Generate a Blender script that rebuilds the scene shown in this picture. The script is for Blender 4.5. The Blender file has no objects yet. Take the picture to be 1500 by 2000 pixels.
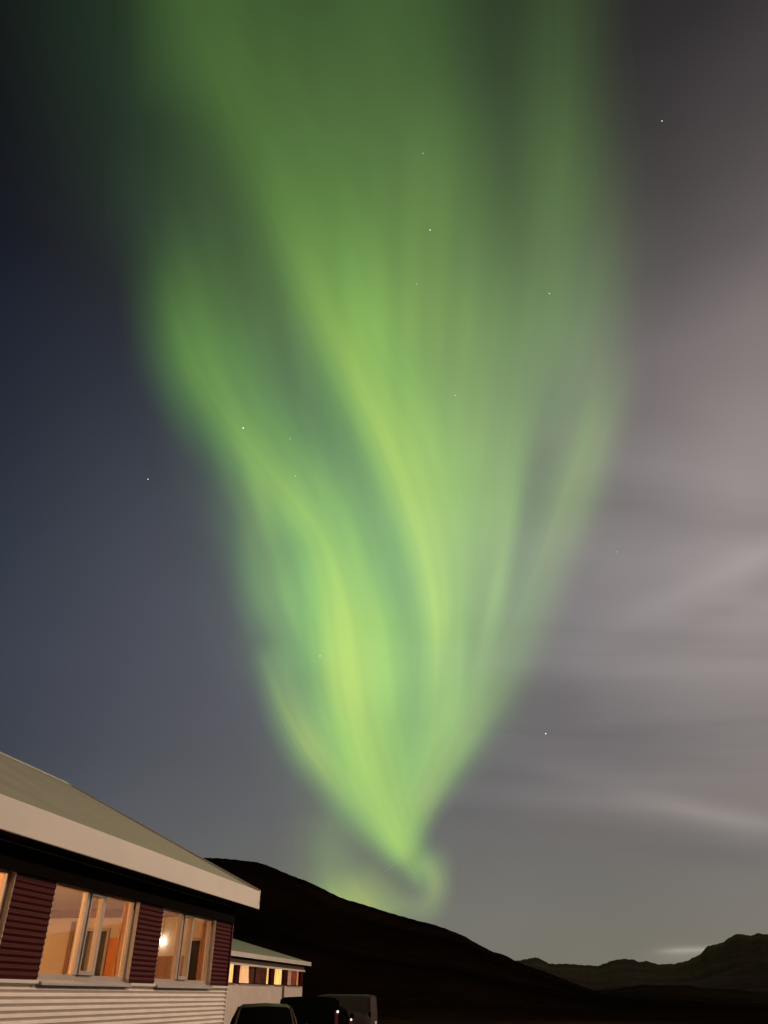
import bpy, math, random
import numpy as np
from mathutils import Vector, Matrix

random.seed(7)
C = bpy.context.scene
col = C.collection
R = math.radians

# ------------------------------------------------------------------ camera
EYE = 1.65
PITCH = R(32.2)
cam_data = bpy.data.cameras.new('camera')
cam_data.sensor_fit = 'VERTICAL'
cam_data.sensor_height = 36.0
cam_data.lens = 27.03
cam_data.clip_start = 0.05
cam_data.clip_end = 400000
cam = bpy.data.objects.new('camera', cam_data)
cam.location = (0, 0, EYE)
cam.rotation_euler = (R(90) + PITCH, 0, 0)
col.objects.link(cam)
C.camera = cam
C.view_settings.view_transform = 'Standard'
C.view_settings.look = 'None'
C.view_settings.exposure = 0
C.view_settings.gamma = 1
C.view_settings.use_curve_mapping = False
C.render.engine = 'CYCLES'
C.cycles.transparent_max_bounces = 40
C.cycles.max_bounces = 8
C.cycles.use_denoising = True


def sight(px, py):
    """bearing read off a 1500 x 2000 survey frame -> unit direction"""
    r, v, f = px - 750.0, 1000.0 - py, 1502.0
    d = Vector((r, f * math.cos(PITCH) - v * math.sin(PITCH), f * math.sin(PITCH) + v * math.cos(PITCH)))
    return d.normalized()


def lin(c):
    return tuple(((x / 255) / 12.92 if x / 255 <= 0.04045 else ((x / 255 + 0.055) / 1.055) ** 2.4) for x in c)


# ------------------------------------------------------------------ world (night sky, thin cloud)
W = bpy.data.worlds.new('World')
C.world = W
W.use_nodes = True
wt = W.node_tree
wt.nodes.clear()


def N(tree, kind, **kw):
    n = tree.nodes.new(kind)
    for k, v in kw.items():
        setattr(n, k, v)
    return n


def sock(tree, inp, v):
    if hasattr(v, 'is_output'):
        tree.links.new(v, inp)
    else:
        inp.default_value = v


def M_(tree, op, a, b=None, c=None, clamp=False):
    n = N(tree, 'ShaderNodeMath', operation=op, use_clamp=clamp)
    sock(tree, n.inputs[0], a)
    if b is not None:
        sock(tree, n.inputs[1], b)
    if c is not None:
        sock(tree, n.inputs[2], c)
    return n.outputs[0]


def MR(tree, v, a, b, c=0.0, d=1.0, smooth=True):
    n = N(tree, 'ShaderNodeMapRange', interpolation_type='SMOOTHSTEP' if smooth else 'LINEAR')
    sock(tree, n.inputs[0], v)
    for i, x in enumerate((a, b, c, d)):
        n.inputs[i + 1].default_value = x
    return n.outputs[0]


def MIX(tree, f, a, b, mode='MIX'):
    n = N(tree, 'ShaderNodeMix', data_type='RGBA', blend_type=mode)
    sock(tree, n.inputs[0], f)
    sock(tree, n.inputs[6], a if hasattr(a, 'is_output') else (*a, 1))
    sock(tree, n.inputs[7], b if hasattr(b, 'is_output') else (*b, 1))
    return n.outputs[2]


def RAMP(tree, v, stops, interp='LINEAR'):
    n = N(tree, 'ShaderNodeValToRGB')
    n.color_ramp.interpolation = interp
    els = n.color_ramp.elements
    while len(els) > 1:
        els.remove(els[-1])
    els[0].position, els[0].color = stops[0][0], (*stops[0][1], 1)
    for p, c in stops[1:]:
        e = els.new(p)
        e.color = (*c, 1)
    sock(tree, n.inputs[0], v)
    return n.outputs[0]


geo = N(wt, 'ShaderNodeTexCoord')
sep = N(wt, 'ShaderNodeSeparateXYZ')
wt.links.new(geo.outputs['Generated'], sep.inputs[0])
dx, dy, dz = sep.outputs[0], sep.outputs[1], sep.outputs[2]
SKY_L = [(0, (82, 83, 83)), (.13, (76, 80, 86)), (.18, (64, 69, 80)), (.24, (57, 62, 73)), (.33, (57, 62, 75)), (.435, (49, 55, 68)), (.535, (39, 45, 58)),
         (.647, (26, 32, 45)), (.72, (15, 19, 30)), (.79, (10, 13, 19)), (.86, (7, 9, 11)), (1, (5, 6, 7))]
SKY_C = [(0, (117, 114, 102)), (.08, (114, 113, 106)), (.13, (107, 107, 103)), (.18, (102, 102, 103)), (.24, (97, 97, 101)), (.30, (94, 94, 101)), (.42, (92, 94, 101)),
         (.53, (84, 87, 94)), (.64, (68, 71, 79)), (.73, (58, 58, 58)), (.81, (46, 46, 45)), (.92, (32, 32, 31)), (1, (22, 22, 22))]
SKY_R = [(0, (126, 121, 108)), (.05, (122, 117, 107)), (.10, (119, 115, 109)), (.14, (119, 114, 111)), (.18, (127, 119, 115)), (.245, (132, 125, 124)),
         (.335, (145, 137, 135)), (.44, (151, 142, 141)), (.543, (143, 134, 133)), (.60, (136, 126, 125)), (.655, (127, 117, 117)), (.72, (99, 92, 92)), (.78, (81, 75, 75)), (.83, (65, 60, 61)),
         (.86, (52, 48, 49)), (.90, (42, 40, 41)), (1, (24, 23, 23))]
rl, rc, rr_ = [RAMP(wt, dz, [(p, lin(c)) for p, c in s]) for s in (SKY_L, SKY_C, SKY_R)]
fl = MR(wt, dx, -0.46, -0.10, smooth=False)
fr = MR(wt, dx, 0.02, 0.42, smooth=False)
base = MIX(wt, fr, MIX(wt, fl, rl, rc), rr_)
# cloud sheet: direction projected on a level layer, long wisps drifting across it
inv = M_(wt, 'DIVIDE', 1.0, M_(wt, 'MAXIMUM', dz, 0.02))
comb = N(wt, 'ShaderNodeCombineXYZ')
sock(wt, comb.inputs[0], M_(wt, 'MULTIPLY', dx, inv))
sock(wt, comb.inputs[1], M_(wt, 'MULTIPLY', dy, inv))
mp = N(wt, 'ShaderNodeMapping')
mp.inputs['Rotation'].default_value = (0, 0, R(24))
mp.inputs['Scale'].default_value = (0.42, 1.25, 1)
wt.links.new(comb.outputs[0], mp.inputs[0])
nz = N(wt, 'ShaderNodeTexNoise')
nz.inputs['Scale'].default_value = 1.15
nz.inputs['Detail'].default_value = 3.5
nz.inputs['Roughness'].default_value = 0.45
nz.inputs['Distortion'].default_value = 0.6
wt.links.new(mp.outputs[0], nz.inputs[0])
nz2 = N(wt, 'ShaderNodeTexNoise')
nz2.inputs['Scale'].default_value = 2.6
nz2.inputs['Detail'].default_value = 3.0
wt.links.new(geo.outputs['Generated'], nz2.inputs[0])
side = MR(wt, dx, -0.30, 0.35, 0.10, 1.0)
cl = M_(wt, 'MULTIPLY', M_(wt, 'MULTIPLY', M_(wt, 'SUBTRACT', nz.outputs[0], 0.5), side), MR(wt, dz, 0.10, 0.42, 0.0, 1.0))
cl2 = M_(wt, 'MULTIPLY', M_(wt, 'SUBTRACT', nz2.outputs[0], 0.5), 0.30)
fac = M_(wt, 'ADD', M_(wt, 'ADD', M_(wt, 'MULTIPLY', cl, 1.0), cl2), 1.0)
# named wisps of cloud: long lit streaks given by bearing (x/y slope line) and width
ax = M_(wt, 'DIVIDE', dx, M_(wt, 'MAXIMUM', dy, 0.05))
ez = M_(wt, 'DIVIDE', dz, M_(wt, 'MAXIMUM', dy, 0.05))


def wisp(p0, p1, width, power, ends=0.06):
    """brightening along the line between two bearings"""
    a, b = sight(*p0), sight(*p1)
    a, b = Vector((a.x / a.y, a.z / a.y)), Vector((b.x / b.y, b.z / b.y))
    t = (b - a).normalized()
    n = Vector((-t.y, t.x))
    L = (b - a).length
    u = M_(wt, 'ADD', M_(wt, 'MULTIPLY', ax, t.x), M_(wt, 'MULTIPLY_ADD', ez, t.y, -a.dot(t)))
    v = M_(wt, 'ADD', M_(wt, 'MULTIPLY', ax, n.x), M_(wt, 'MULTIPLY_ADD', ez, n.y, -a.dot(n)))
    v = M_(wt, 'ADD', v, M_(wt, 'MULTIPLY', M_(wt, 'SUBTRACT', nz2.outputs[0], 0.5), width * 2.5))
    g = M_(wt, 'EXPONENT', M_(wt, 'MULTIPLY', M_(wt, 'POWER', M_(wt, 'ABSOLUTE', M_(wt, 'DIVIDE', v, width)), 1.6), -1.0))
    e = M_(wt, 'MULTIPLY', MR(wt, u, -ends, ends * 1.5), MR(wt, u, L - ends * 1.5, L + ends, 1, 0))
    return M_(wt, 'MULTIPLY', M_(wt, 'MULTIPLY', g, e), power)


wisps = [wisp((1230, 1210), (1700, 985), 0.024, 0.17, 0.16),
         wisp((1260, 1262), (1700, 1075), 0.026, -0.10, 0.14),
         wisp((1130, 1290), (1560, 1380), 0.030, 0.10, 0.15),
         wisp((1010, 1490), (1600, 1640), 0.022, 0.20, 0.14),
         wisp((1300, 1578), (1640, 1622), 0.012, 0.26, 0.09),
         wisp((900, 1550), (1500, 1590), 0.013, 0.12, 0.14),
         wisp((1000, 1415), (1480, 1440), 0.034, -0.16, 0.18),
         wisp((980, 1520), (1350, 1545), 0.010, -0.09, 0.12),
         wisp((1230, 1660), (1700, 1665), 0.018, -0.12, 0.12),
         wisp((920, 1600), (1250, 1630), 0.014, -0.10, 0.14),
         wisp((1290, 1859), (1420, 1854), 0.0030, 0.75, 0.016),
         wisp((1270, 1872), (1420, 1868), 0.010, 0.22, 0.03)]
ws = wisps[0]
for w in wisps[1:]:
    ws = M_(wt, 'ADD', ws, w)
fac = M_(wt, 'MAXIMUM', M_(wt, 'ADD', fac, ws), 0.2)
fac = M_(wt, 'MULTIPLY', fac, MR(wt, dy, -0.25, 0.22, 0.10, 1.0))
fac = M_(wt, 'MULTIPLY', fac, MR(wt, dz, -0.06, 0.0, 0.1, 1.0))
vm = N(wt, 'ShaderNodeVectorMath', operation='SCALE')
wt.links.new(base, vm.inputs[0])
sock(wt, vm.inputs['Scale'], fac)
# moonlit air: the same sky as by day, a few hundred thousand times dimmer
MOON_EL, MOON_AZ = R(34), R(128)
ns = N(wt, 'ShaderNodeTexSky', sky_type='NISHITA')
ns.sun_disc = False
ns.sun_elevation = MOON_EL
ns.sun_rotation = MOON_AZ
ns2 = N(wt, 'ShaderNodeVectorMath', operation='SCALE')
wt.links.new(ns.outputs[0], ns2.inputs[0])
ns2.inputs['Scale'].default_value = 0.0004
add = N(wt, 'ShaderNodeVectorMath', operation='ADD')
wt.links.new(vm.outputs[0], add.inputs[0])
wt.links.new(ns2.outputs[0], add.inputs[1])
bg = N(wt, 'ShaderNodeBackground')
wt.links.new(add.outputs[0], bg.inputs[0])
out = N(wt, 'ShaderNodeOutputWorld')
wt.links.new(bg.outputs[0], out.inputs[0])

# the moon, behind the camera to the right
sun_d = bpy.data.lights.new('moon', 'SUN')
sun_d.energy = 0.15
sun_d.angle = R(0.5)
sun_d.color = (1.0, 0.86, 0.72)
sun = bpy.data.objects.new('moon', sun_d)
md = Vector((math.sin(MOON_AZ) * math.cos(MOON_EL), math.cos(MOON_AZ) * math.cos(MOON_EL), math.sin(MOON_EL)))
sun.rotation_euler = md.to_track_quat('Z', 'Y').to_euler()
sun.location = md * 60
col.objects.link(sun)


# ------------------------------------------------------------------ helpers
MATS = {}


def mat(name, rgb, rough=0.7, metal=0.0, var=0.18, scale=6.0, bump=0.0, stretch=(1, 1, 1), spec=0.4, emit=None, emit_s=0.0, rgb2=None):
    if name in MATS:
        return MATS[name]
    m = bpy.data.materials.new(name)
    m.use_nodes = True
    t = m.node_tree
    b = t.nodes['Principled BSDF']
    tc = N(t, 'ShaderNodeTexCoord')
    mpn = N(t, 'ShaderNodeMapping')
    mpn.inputs['Scale'].default_value = stretch
    t.links.new(tc.outputs['Object'], mpn.inputs[0])
    n = N(t, 'ShaderNodeTexNoise')
    n.inputs['Scale'].default_value = scale
    n.inputs['Detail'].default_value = 6
    n.inputs['Roughness'].default_value = 0.62
    t.links.new(mpn.outputs[0], n.inputs[0])
    a = tuple(x * (1 - var) for x in rgb)
    c = rgb2 if rgb2 else tuple(min(1, x * (1 + var)) for x in rgb)
    f = MR(t, n.outputs[0], 0.32, 0.68)
    t.links.new(MIX(t, f, a, c), b.inputs['Base Color'])
    sock(t, b.inputs['Roughness'], MR(t, n.outputs[0], 0.3, 0.7, max(0.02, rough - 0.08), min(1, rough + 0.08)))
    b.inputs['Metallic'].default_value = metal
    b.inputs['Specular IOR Level'].default_value = spec
    if bump:
        bn = N(t, 'ShaderNodeBump')
        bn.inputs['Strength'].default_value = bump
        bn.inputs['Distance'].default_value = 0.02
        t.links.new(n.outputs[0], bn.inputs['Height'])
        t.links.new(bn.outputs[0], b.inputs['Normal'])
    if emit:
        b.inputs['Emission Color'].default_value = (*emit, 1)
        b.inputs['Emission Strength'].default_value = emit_s
    MATS[name] = m
    return m


def glass(name, tint=(1, 1, 1), reflect=0.5):
    """thin pane: clear with a fresnel reflection"""
    if name in MATS:
        return MATS[name]
    m = bpy.data.materials.new(name)
    m.use_nodes = True
    t = m.node_tree
    t.nodes.clear()
    o = N(t, 'ShaderNodeOutputMaterial')
    tr = N(t, 'ShaderNodeBsdfTransparent')
    tr.inputs[0].default_value = (*tint, 1)
    gl = N(t, 'ShaderNodeBsdfGlossy')
    gl.inputs['Roughness'].default_value = 0.03
    fr_ = N(t, 'ShaderNodeFresnel')
    fr_.inputs[0].default_value = 1.45
    mx = N(t, 'ShaderNodeMixShader')
    sock(t, mx.inputs[0], M_(t, 'MULTIPLY', fr_.outputs[0], reflect))
    t.links.new(tr.outputs[0], mx.inputs[1])
    t.links.new(gl.outputs[0], mx.inputs[2])
    t.links.new(mx.outputs[0], o.inputs[0])
    MATS[name] = m
    return m


class MB:
    """collects shapes, then links them as one mesh object"""

    def __init__(self):
        self.v, self.f, self.s = [], [], []

    def add(self, vs, fs, smooth=False):
        o = len(self.v)
        self.v += [tuple(x) for x in vs]
        self.f += [tuple(i + o for i in f) for f in fs]
        self.s += [smooth] * len(fs)

    def box(self, x0, x1, y0, y1, z0, z1):
        vs = [(x, y, z) for x in (x0, x1) for y in (y0, y1) for z in (z0, z1)]
        self.add(vs, [(0, 1, 3, 2), (4, 6, 7, 5), (0, 4, 5, 1), (2, 3, 7, 6), (0, 2, 6, 4), (1, 5, 7, 3)])
        return self

    def grid(self, P, smooth=True, close_u=False):
        """P[i][j] points"""
        n, m = len(P), len(P[0])
        vs = [p for row in P for p in row]
        fs = []
        for i in range(n if close_u else n - 1):
            for j in range(m - 1):
                a, b = i * m + j, ((i + 1) % n) * m + j
                fs.append((a, b, b + 1, a + 1))
        self.add(vs, fs, smooth)
        return self

    def lathe(self, prof, c=(0, 0, 0), axis='z', n=24, smooth=True):
        rows = []
        for r, h in prof:
            row = []
            for k in range(n + 1):
                a = 2 * math.pi * k / n
                p = (r * math.cos(a), r * math.sin(a), h)
                if axis == 'y':
                    p = (p[0], p[2], p[1])
                if axis == 'x':
                    p = (p[2], p[0], p[1])
                row.append((p[0] + c[0], p[1] + c[1], p[2] + c[2]))
            rows.append(row)
        return self.grid(rows, smooth)

    def tube(self, pts, r, n=10):
        pts = [Vector(p) for p in pts]
        rows = []
        for i, p in enumerate(pts):
            d = (pts[min(i + 1, len(pts) - 1)] - pts[max(i - 1, 0)]).normalized()
            up = Vector((0, 0, 1)) if abs(d.z) < 0.9 else Vector((1, 0, 0))
            a = d.cross(up).normalized()
            b = a.cross(d)
            rr = r[i] if isinstance(r, (list, tuple)) else r
            rows.append([tuple(p + a * math.cos(2 * math.pi * k / n) * rr + b * math.sin(2 * math.pi * k / n) * rr) for k in range(n + 1)])
        self.grid(rows)
        self.add(rows[0][:-1], [tuple(range(n))])
        self.add(rows[-1][:-1], [tuple(range(n))])
        return self

    def prism(self, poly, y0, y1, axis='y'):
        n = len(poly)
        def q(a, b, c):
            return (a, c, b) if axis == 'y' else (c, a, b)
        vs = [q(a, b, y0) for a, b in poly] + [q(a, b, y1) for a, b in poly]
        fs = [tuple(range(n)), tuple(range(n, 2 * n))] + [(i, (i + 1) % n, n + (i + 1) % n, n + i) for i in range(n)]
        self.add(vs, fs)
        return self

    def build(self, name, m, parent=None, bevel=0.0):
        me = bpy.data.meshes.new(name)
        me.from_pydata(self.v, [], self.f)
        me.update()
        for p, s in zip(me.polygons, self.s):
            p.use_smooth = s
        o = bpy.data.objects.new(name, me)
        import bmesh
        bm = bmesh.new()
        bm.from_mesh(me)
        bmesh.ops.recalc_face_normals(bm, faces=bm.faces)
        bm.to_mesh(me)
        bm.free()
        me.materials.append(m)
        col.objects.link(o)
        if parent:
            o.parent = parent
        if bevel:
            bv = o.modifiers.new('bevel', 'BEVEL')
            bv.width = bevel
            bv.segments = 2
            bv.limit_method = 'ANGLE'
            bv.angle_limit = R(40)
        return o


def tag(o, label=None, cat=None, group=None, kind=None):
    for k, v in (('label', label), ('category', cat), ('group', group), ('kind', kind)):
        if v:
            o[k] = v
    return o


def empty(name, loc, rz=0.0):
    o = bpy.data.objects.new(name, None)
    o.location = loc
    o.rotation_euler = (0, 0, rz)
    o.empty_display_size = 0.3
    col.objects.link(o)
    return o


def fbm1(x, seed, octs=5):
    rng = np.random.RandomState(seed)
    y = np.zeros_like(x)
    a = 1.0
    f = 1.0
    for _ in range(octs):
        y += a * np.sin(x * f + rng.uniform(0, 6.28)) * np.cos(x * f * 0.57 + rng.uniform(0, 6.28))
        a *= 0.55
        f *= 2.07
    return y


# ------------------------------------------------------------------ land
def land_mat(name, a, b, c, s1, s2, bump=1.0, bdist=1.0):
    m = bpy.data.materials.new(name)
    m.use_nodes = True
    t = m.node_tree
    p = t.nodes['Principled BSDF']
    tc = N(t, 'ShaderNodeNewGeometry')
    n1 = N(t, 'ShaderNodeTexNoise')
    n1.inputs['Scale'].default_value = s1
    n1.inputs['Detail'].default_value = 8
    n2 = N(t, 'ShaderNodeTexNoise')
    n2.inputs['Scale'].default_value = s2
    n2.inputs['Detail'].default_value = 6
    n2.inputs['Roughness'].default_value = 0.7
    for n in (n1, n2):
        t.links.new(tc.outputs['Position'], n.inputs[0])
    k = MIX(t, MR(t, n1.outputs[0], 0.40, 0.62), a, b)
    k = MIX(t, MR(t, n2.outputs[0], 0.50, 0.72), k, c)
    t.links.new(k, p.inputs['Base Color'])
    p.inputs['Roughness'].default_value = 0.95
    p.inputs['Specular IOR Level'].default_value = 0.0
    bn = N(t, 'ShaderNodeBump')
    bn.inputs['Strength'].default_value = bump
    bn.inputs['Distance'].default_value = bdist
    t.links.new(n2.outputs[0], bn.inputs['Height'])
    t.links.new(bn.outputs[0], p.inputs['Normal'])
    return m


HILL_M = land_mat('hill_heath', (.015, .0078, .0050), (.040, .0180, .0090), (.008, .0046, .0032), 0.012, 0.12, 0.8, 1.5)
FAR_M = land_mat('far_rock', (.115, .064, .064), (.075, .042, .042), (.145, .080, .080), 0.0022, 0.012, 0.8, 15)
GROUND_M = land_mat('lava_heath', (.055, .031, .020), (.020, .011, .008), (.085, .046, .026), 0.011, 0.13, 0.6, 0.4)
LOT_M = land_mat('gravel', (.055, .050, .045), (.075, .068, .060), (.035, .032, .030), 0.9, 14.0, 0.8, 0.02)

g = MB()
xs = [-30000, -8000, -2500, -800, -250, -80, 0, 80, 250, 800, 2500, 8000, 30000]
g.grid([[(x, y, 0) for y in xs] for x in xs])
tag(g.build('ground', GROUND_M), kind='structure')
g = MB()
rim = []
for k in range(40):
    a = 2 * math.pi * k / 40
    rr = 1 + 0.05 * math.sin(3 * a + 1) + 0.04 * math.sin(7 * a)
    rim.append((2 + 24 * rr * math.cos(a), 22 + 34 * rr * math.sin(a), 0.004))
g.add(rim, [tuple(range(40))])
tag(g.build('car_park', LOT_M), kind='structure')


def profile(pix, extra_l=(), extra_r=()):
    pts = []
    for x, y in pix:
        d = sight(x, y)
        pts.append((math.degrees(math.atan2(d.x, d.y)), math.degrees(math.asin(d.z))))
    pts = list(extra_l) + pts + list(extra_r)
    return np.array(pts)


def terrain(name, prof, az, r0, ridge, r1, m, rough, seed, sharp=1.25, rows=46):
    A = np.radians(az)
    el = np.interp(az, prof[:, 0], prof[:, 1])
    rng = np.random.RandomState(seed)
    ph = rng.uniform(0, 6.28, 24)
    rid = ridge * (1 + 0.10 * np.sin(A * 5 + 1.0) + 0.05 * np.sin(A * 13 + 2.0))
    hr = np.tan(np.radians(el)) * rid + EYE
    ts = np.concatenate([np.linspace(0, 1, rows), 1 + np.linspace(0.06, 1, 10)])
    P = []
    for t in ts:
        if t <= 1:
            r = r0 + (rid - r0) * t
            f = np.minimum(t ** sharp, np.maximum(0, (r / rid) * 0.99 if t < 1 else 1.0))
            damp = math.sin(math.pi * min(t, 1) ** 1.3)
        else:
            r = rid + (r1 - rid) * (t - 1)
            f = np.full_like(A, max(0, 1 - (t - 1) * 1.1) ** 1.2)
            damp = 0.0
        X, Y = r * np.sin(A), r * np.cos(A)
        nzv = np.zeros_like(A)
        for k in range(8):
            w = (2.0 ** k) * 2.2 / ridge
            nzv += np.sin(X * w + ph[k] + 1.5 * np.sin(Y * w * 0.7 + ph[k + 8])) * np.cos(Y * w * 0.9 + ph[k + 16]) * 0.62 ** k
        z = hr * f + nzv * rough * damp * hr
        if t <= 1:
            z = np.minimum(z, EYE + np.tan(np.radians(el)) * r * (0.992 if t < 1 else 1) + (0 if t < 1 else 1e3))
        z[0] = min(z[0], -1)
        z = np.maximum(z, -2) - (0.5 if t == 0 else 0)
        P.append([(x, y, zz) for x, y, zz in zip(X, Y, z)])
    mb = MB()
    mb.grid(P)
    return tag(mb.build(name, m), kind='structure')


HP = profile([(400, 1675), (453, 1678), (507, 1685), (533, 1694), (565, 1709), (603, 1722), (640, 1741), (667, 1754), (707, 1766), (747, 1778),
              (767, 1785), (812, 1797), (844, 1805), (871, 1814), (903, 1826), (929, 1842), (967, 1861), (983, 1863), (1007, 1878), (1060, 1896), (1120, 1920), (1180, 1942)],
             [(-75, 3.0), (-55, 4.0), (-40, 5.2), (-28, 6.6), (-20, 7.4)], [(16.5, -.04), (20, -.14), (24, -.24), (27, -.3), (40, -.4)])
haz = np.arange(-75, 27.01, 0.12)
HP2 = np.stack([haz, np.interp(haz, HP[:, 0], HP[:, 1])], 1)
HP2[:, 1] = np.convolve(np.pad(HP2[:, 1], 3, mode='edge'), np.ones(7) / 7, 'valid') + fbm1(haz * 6, 3) * 0.016
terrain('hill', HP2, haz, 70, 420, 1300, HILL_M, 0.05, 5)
FP = profile([(980, 1880), (1007, 1877), (1023, 1874), (1044, 1870), (1055, 1873), (1073, 1882), (1100, 1883), (1117, 1883), (1167, 1887), (1193, 1877), (1217, 1873), (1240, 1874),
              (1248, 1880), (1262, 1877), (1283, 1883), (1317, 1883), (1340, 1877), (1367, 1865), (1383, 1847), (1410, 1842), (1423, 1833), (1440, 1823), (1467, 1828), (1480, 1823), (1500, 1825)],
             [(-10, .8), (0, 1.2), (5, 1.5)], [(27, 3.4), (33, 4.4), (40, 3.2), (48, 3.6), (60, 2.0), (75, 0.8)])
faz = np.arange(-10, 75, 0.08)
FP2 = np.stack([faz, np.interp(faz, FP[:, 0], FP[:, 1])], 1)
FP2[:, 1] += fbm1(faz * 9, 11) * 0.022
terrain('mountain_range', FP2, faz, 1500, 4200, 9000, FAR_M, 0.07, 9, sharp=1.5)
# low rises on the plain between car park and mountains
lz = np.arange(2, 60, 0.3)
LP = np.stack([lz, 0.32 + 0.28 * np.sin(lz * 0.42 + 0.5) * np.exp(-((lz - 14) / 16) ** 2) + fbm1(lz * 1.5, 21) * 0.05], 1)
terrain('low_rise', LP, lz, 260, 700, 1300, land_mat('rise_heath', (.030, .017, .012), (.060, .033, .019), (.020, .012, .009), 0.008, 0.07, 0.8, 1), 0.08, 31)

# ------------------------------------------------------------------ aurora
AURORA_H = 2600.0


def aurora_mat():
    m = bpy.data.materials.new('aurora_light')
    m.use_nodes = True
    t = m.node_tree
    t.nodes.clear()
    o = N(t, 'ShaderNodeOutputMaterial')
    at = N(t, 'ShaderNodeAttribute', attribute_name='glow')
    em = N(t, 'ShaderNodeEmission')
    # oxygen line: yellower where it is bright
    gs = N(t, 'ShaderNodeSeparateColor')
    t.links.new(at.outputs['Color'], gs.inputs[0])
    t.links.new(MIX(t, 1.0, at.outputs['Color'], MIX(t, MR(t, gs.outputs[1], 0.03, 0.30), (1.02, 1.0, 0.84), (1.17, 1.0, 0.54)), 'MULTIPLY'), em.inputs[0])
    em.inputs[1].default_value = 1.0
    tr = N(t, 'ShaderNodeBsdfTransparent')
    ad = N(t, 'ShaderNodeAddShader')
    t.links.new(em.outputs[0], ad.inputs[0])
    t.links.new(tr.outputs[0], ad.inputs[1])
    t.links.new(ad.outputs[0], o.inputs[0])
    m.cycles.emission_sampling = 'NONE'
    return m


AUR_M = aurora_mat()


def spline(K, u):
    """Catmull-Rom through the rows of K, chord-length parameter u in 0..1"""
    K = np.array(K, float)
    d = np.concatenate([[0], np.cumsum(np.hypot(np.diff(K[:, 0]), np.diff(K[:, 1])))])
    d /= d[-1]
    out = np.zeros((len(u), K.shape[1]))
    tan = np.zeros_like(K)
    for i in range(len(K)):
        a, b = max(i - 1, 0), min(i + 1, len(K) - 1)
        tan[i] = (K[b] - K[a]) / (d[b] - d[a])
    for j, x in enumerate(u):
        i = min(max(np.searchsorted(d, x, 'right') - 1, 0), len(K) - 2)
        h = d[i + 1] - d[i]
        s = (x - d[i]) / h
        out[j] = (2 * s**3 - 3 * s**2 + 1) * K[i] + (s**3 - 2 * s**2 + s) * h * tan[i] + (-2 * s**3 + 3 * s**2) * K[i + 1] + (s**3 - s**2) * h * tan[i + 1]
    return out


def smooth_noise(nu, nv, fu, fv, seed):
    rng = np.random.RandomState(seed)
    u = np.linspace(0, 1, nu)[:, None]
    v = np.linspace(-1, 1, nv)[None, :]
    z = np.zeros((nu, nv))
    for k in range(7):
        z += np.sin(v * fv * (1 + k * 0.7) + rng.uniform(0, 6.28) + 1.2 * np.sin(u * fu * 0.6 + rng.uniform(0, 6.28))) * np.cos(u * fu * (1 + 0.3 * k) + rng.uniform(0, 6.28)) / (1 + 0.5 * k)
    return z / 2.2


def ray_sheet(name, K, parent, hue=(0.42, 0.10), lift=0.0, nu=90, nv=81, pow_=2.0, seed=1, grain=0.12, cap=(0.08, 0.08)):
    """One curtain of light.  K rows: bearing x, y, half-width left, half-width right, brightness."""
    u = np.linspace(0, 1, nu)
    S = spline(K, u)
    S[:, 2:4] = np.maximum(S[:, 2:4], 4)
    S[:, 4] = np.maximum(S[:, 4], 0)
    tx, ty = np.gradient(S[:, 0]), np.gradient(S[:, 1])
    L = np.hypot(tx, ty)
    nx, ny = -ty / L, tx / L          # for a curve drawn downwards this points to the left; flipped below
    k = np.where(nx < 0, -1, 1)
    nx, ny = nx * k, ny * k           # always to the right
    ts = np.linspace(-2.6, 2.6, nv)
    prof_ = np.maximum(0, np.exp(-np.abs(ts) ** pow_ / 2 * (1.0)) - np.exp(-2.6 ** pow_ / 2)) / (1 - np.exp(-2.6 ** pow_ / 2))
    endf = np.ones(nu)
    if cap[0]:
        endf *= np.clip(u / cap[0], 0, 1) ** 2 * (3 - 2 * np.clip(u / cap[0], 0, 1))
    if cap[1]:
        q = np.clip((1 - u) / cap[1], 0, 1)
        endf *= q * q * (3 - 2 * q)
    nzv = smooth_noise(nu, nv, 3.0, 9.0, seed)
    P, G = [], []
    for i in range(nu):
        row = []
        for j in range(nv):
            w = S[i, 2] if ts[j] < 0 else S[i, 3]
            x, y = S[i, 0] + nx[i] * ts[j] * w, S[i, 1] + ny[i] * ts[j] * w
            d = sight(x, y)
            h = AURORA_H * (1 + lift + 0.05 * (1 - (ts[j] / 2.6) ** 2))
            row.append(tuple(d * (h / max(d.z, 0.035)) + Vector((0, 0, EYE))))
            gl = S[i, 4] * prof_[j] * endf[i] * (1 + grain * nzv[i, j])
            r = hue[0] + 0.30 * min(1, gl / 0.42) ** 1.3
            G.append((gl * r, gl, gl * hue[1], 1.0))
        P.append(row)
    mb = MB()
    mb.grid(P)
    me = bpy.data.meshes.new(name)
    me.from_pydata(mb.v, [], mb.f)
    for p in me.polygons:
        p.use_smooth = True
    ca = me.color_attributes.new('glow', 'FLOAT_COLOR', 'POINT')
    ca.data.foreach_set('color', np.array(G, dtype=np.float32).ravel())
    me.materials.append(AUR_M)
    o = bpy.data.objects.new(name, me)
    col.objects.link(o)
    o.parent = parent
    return o


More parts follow.
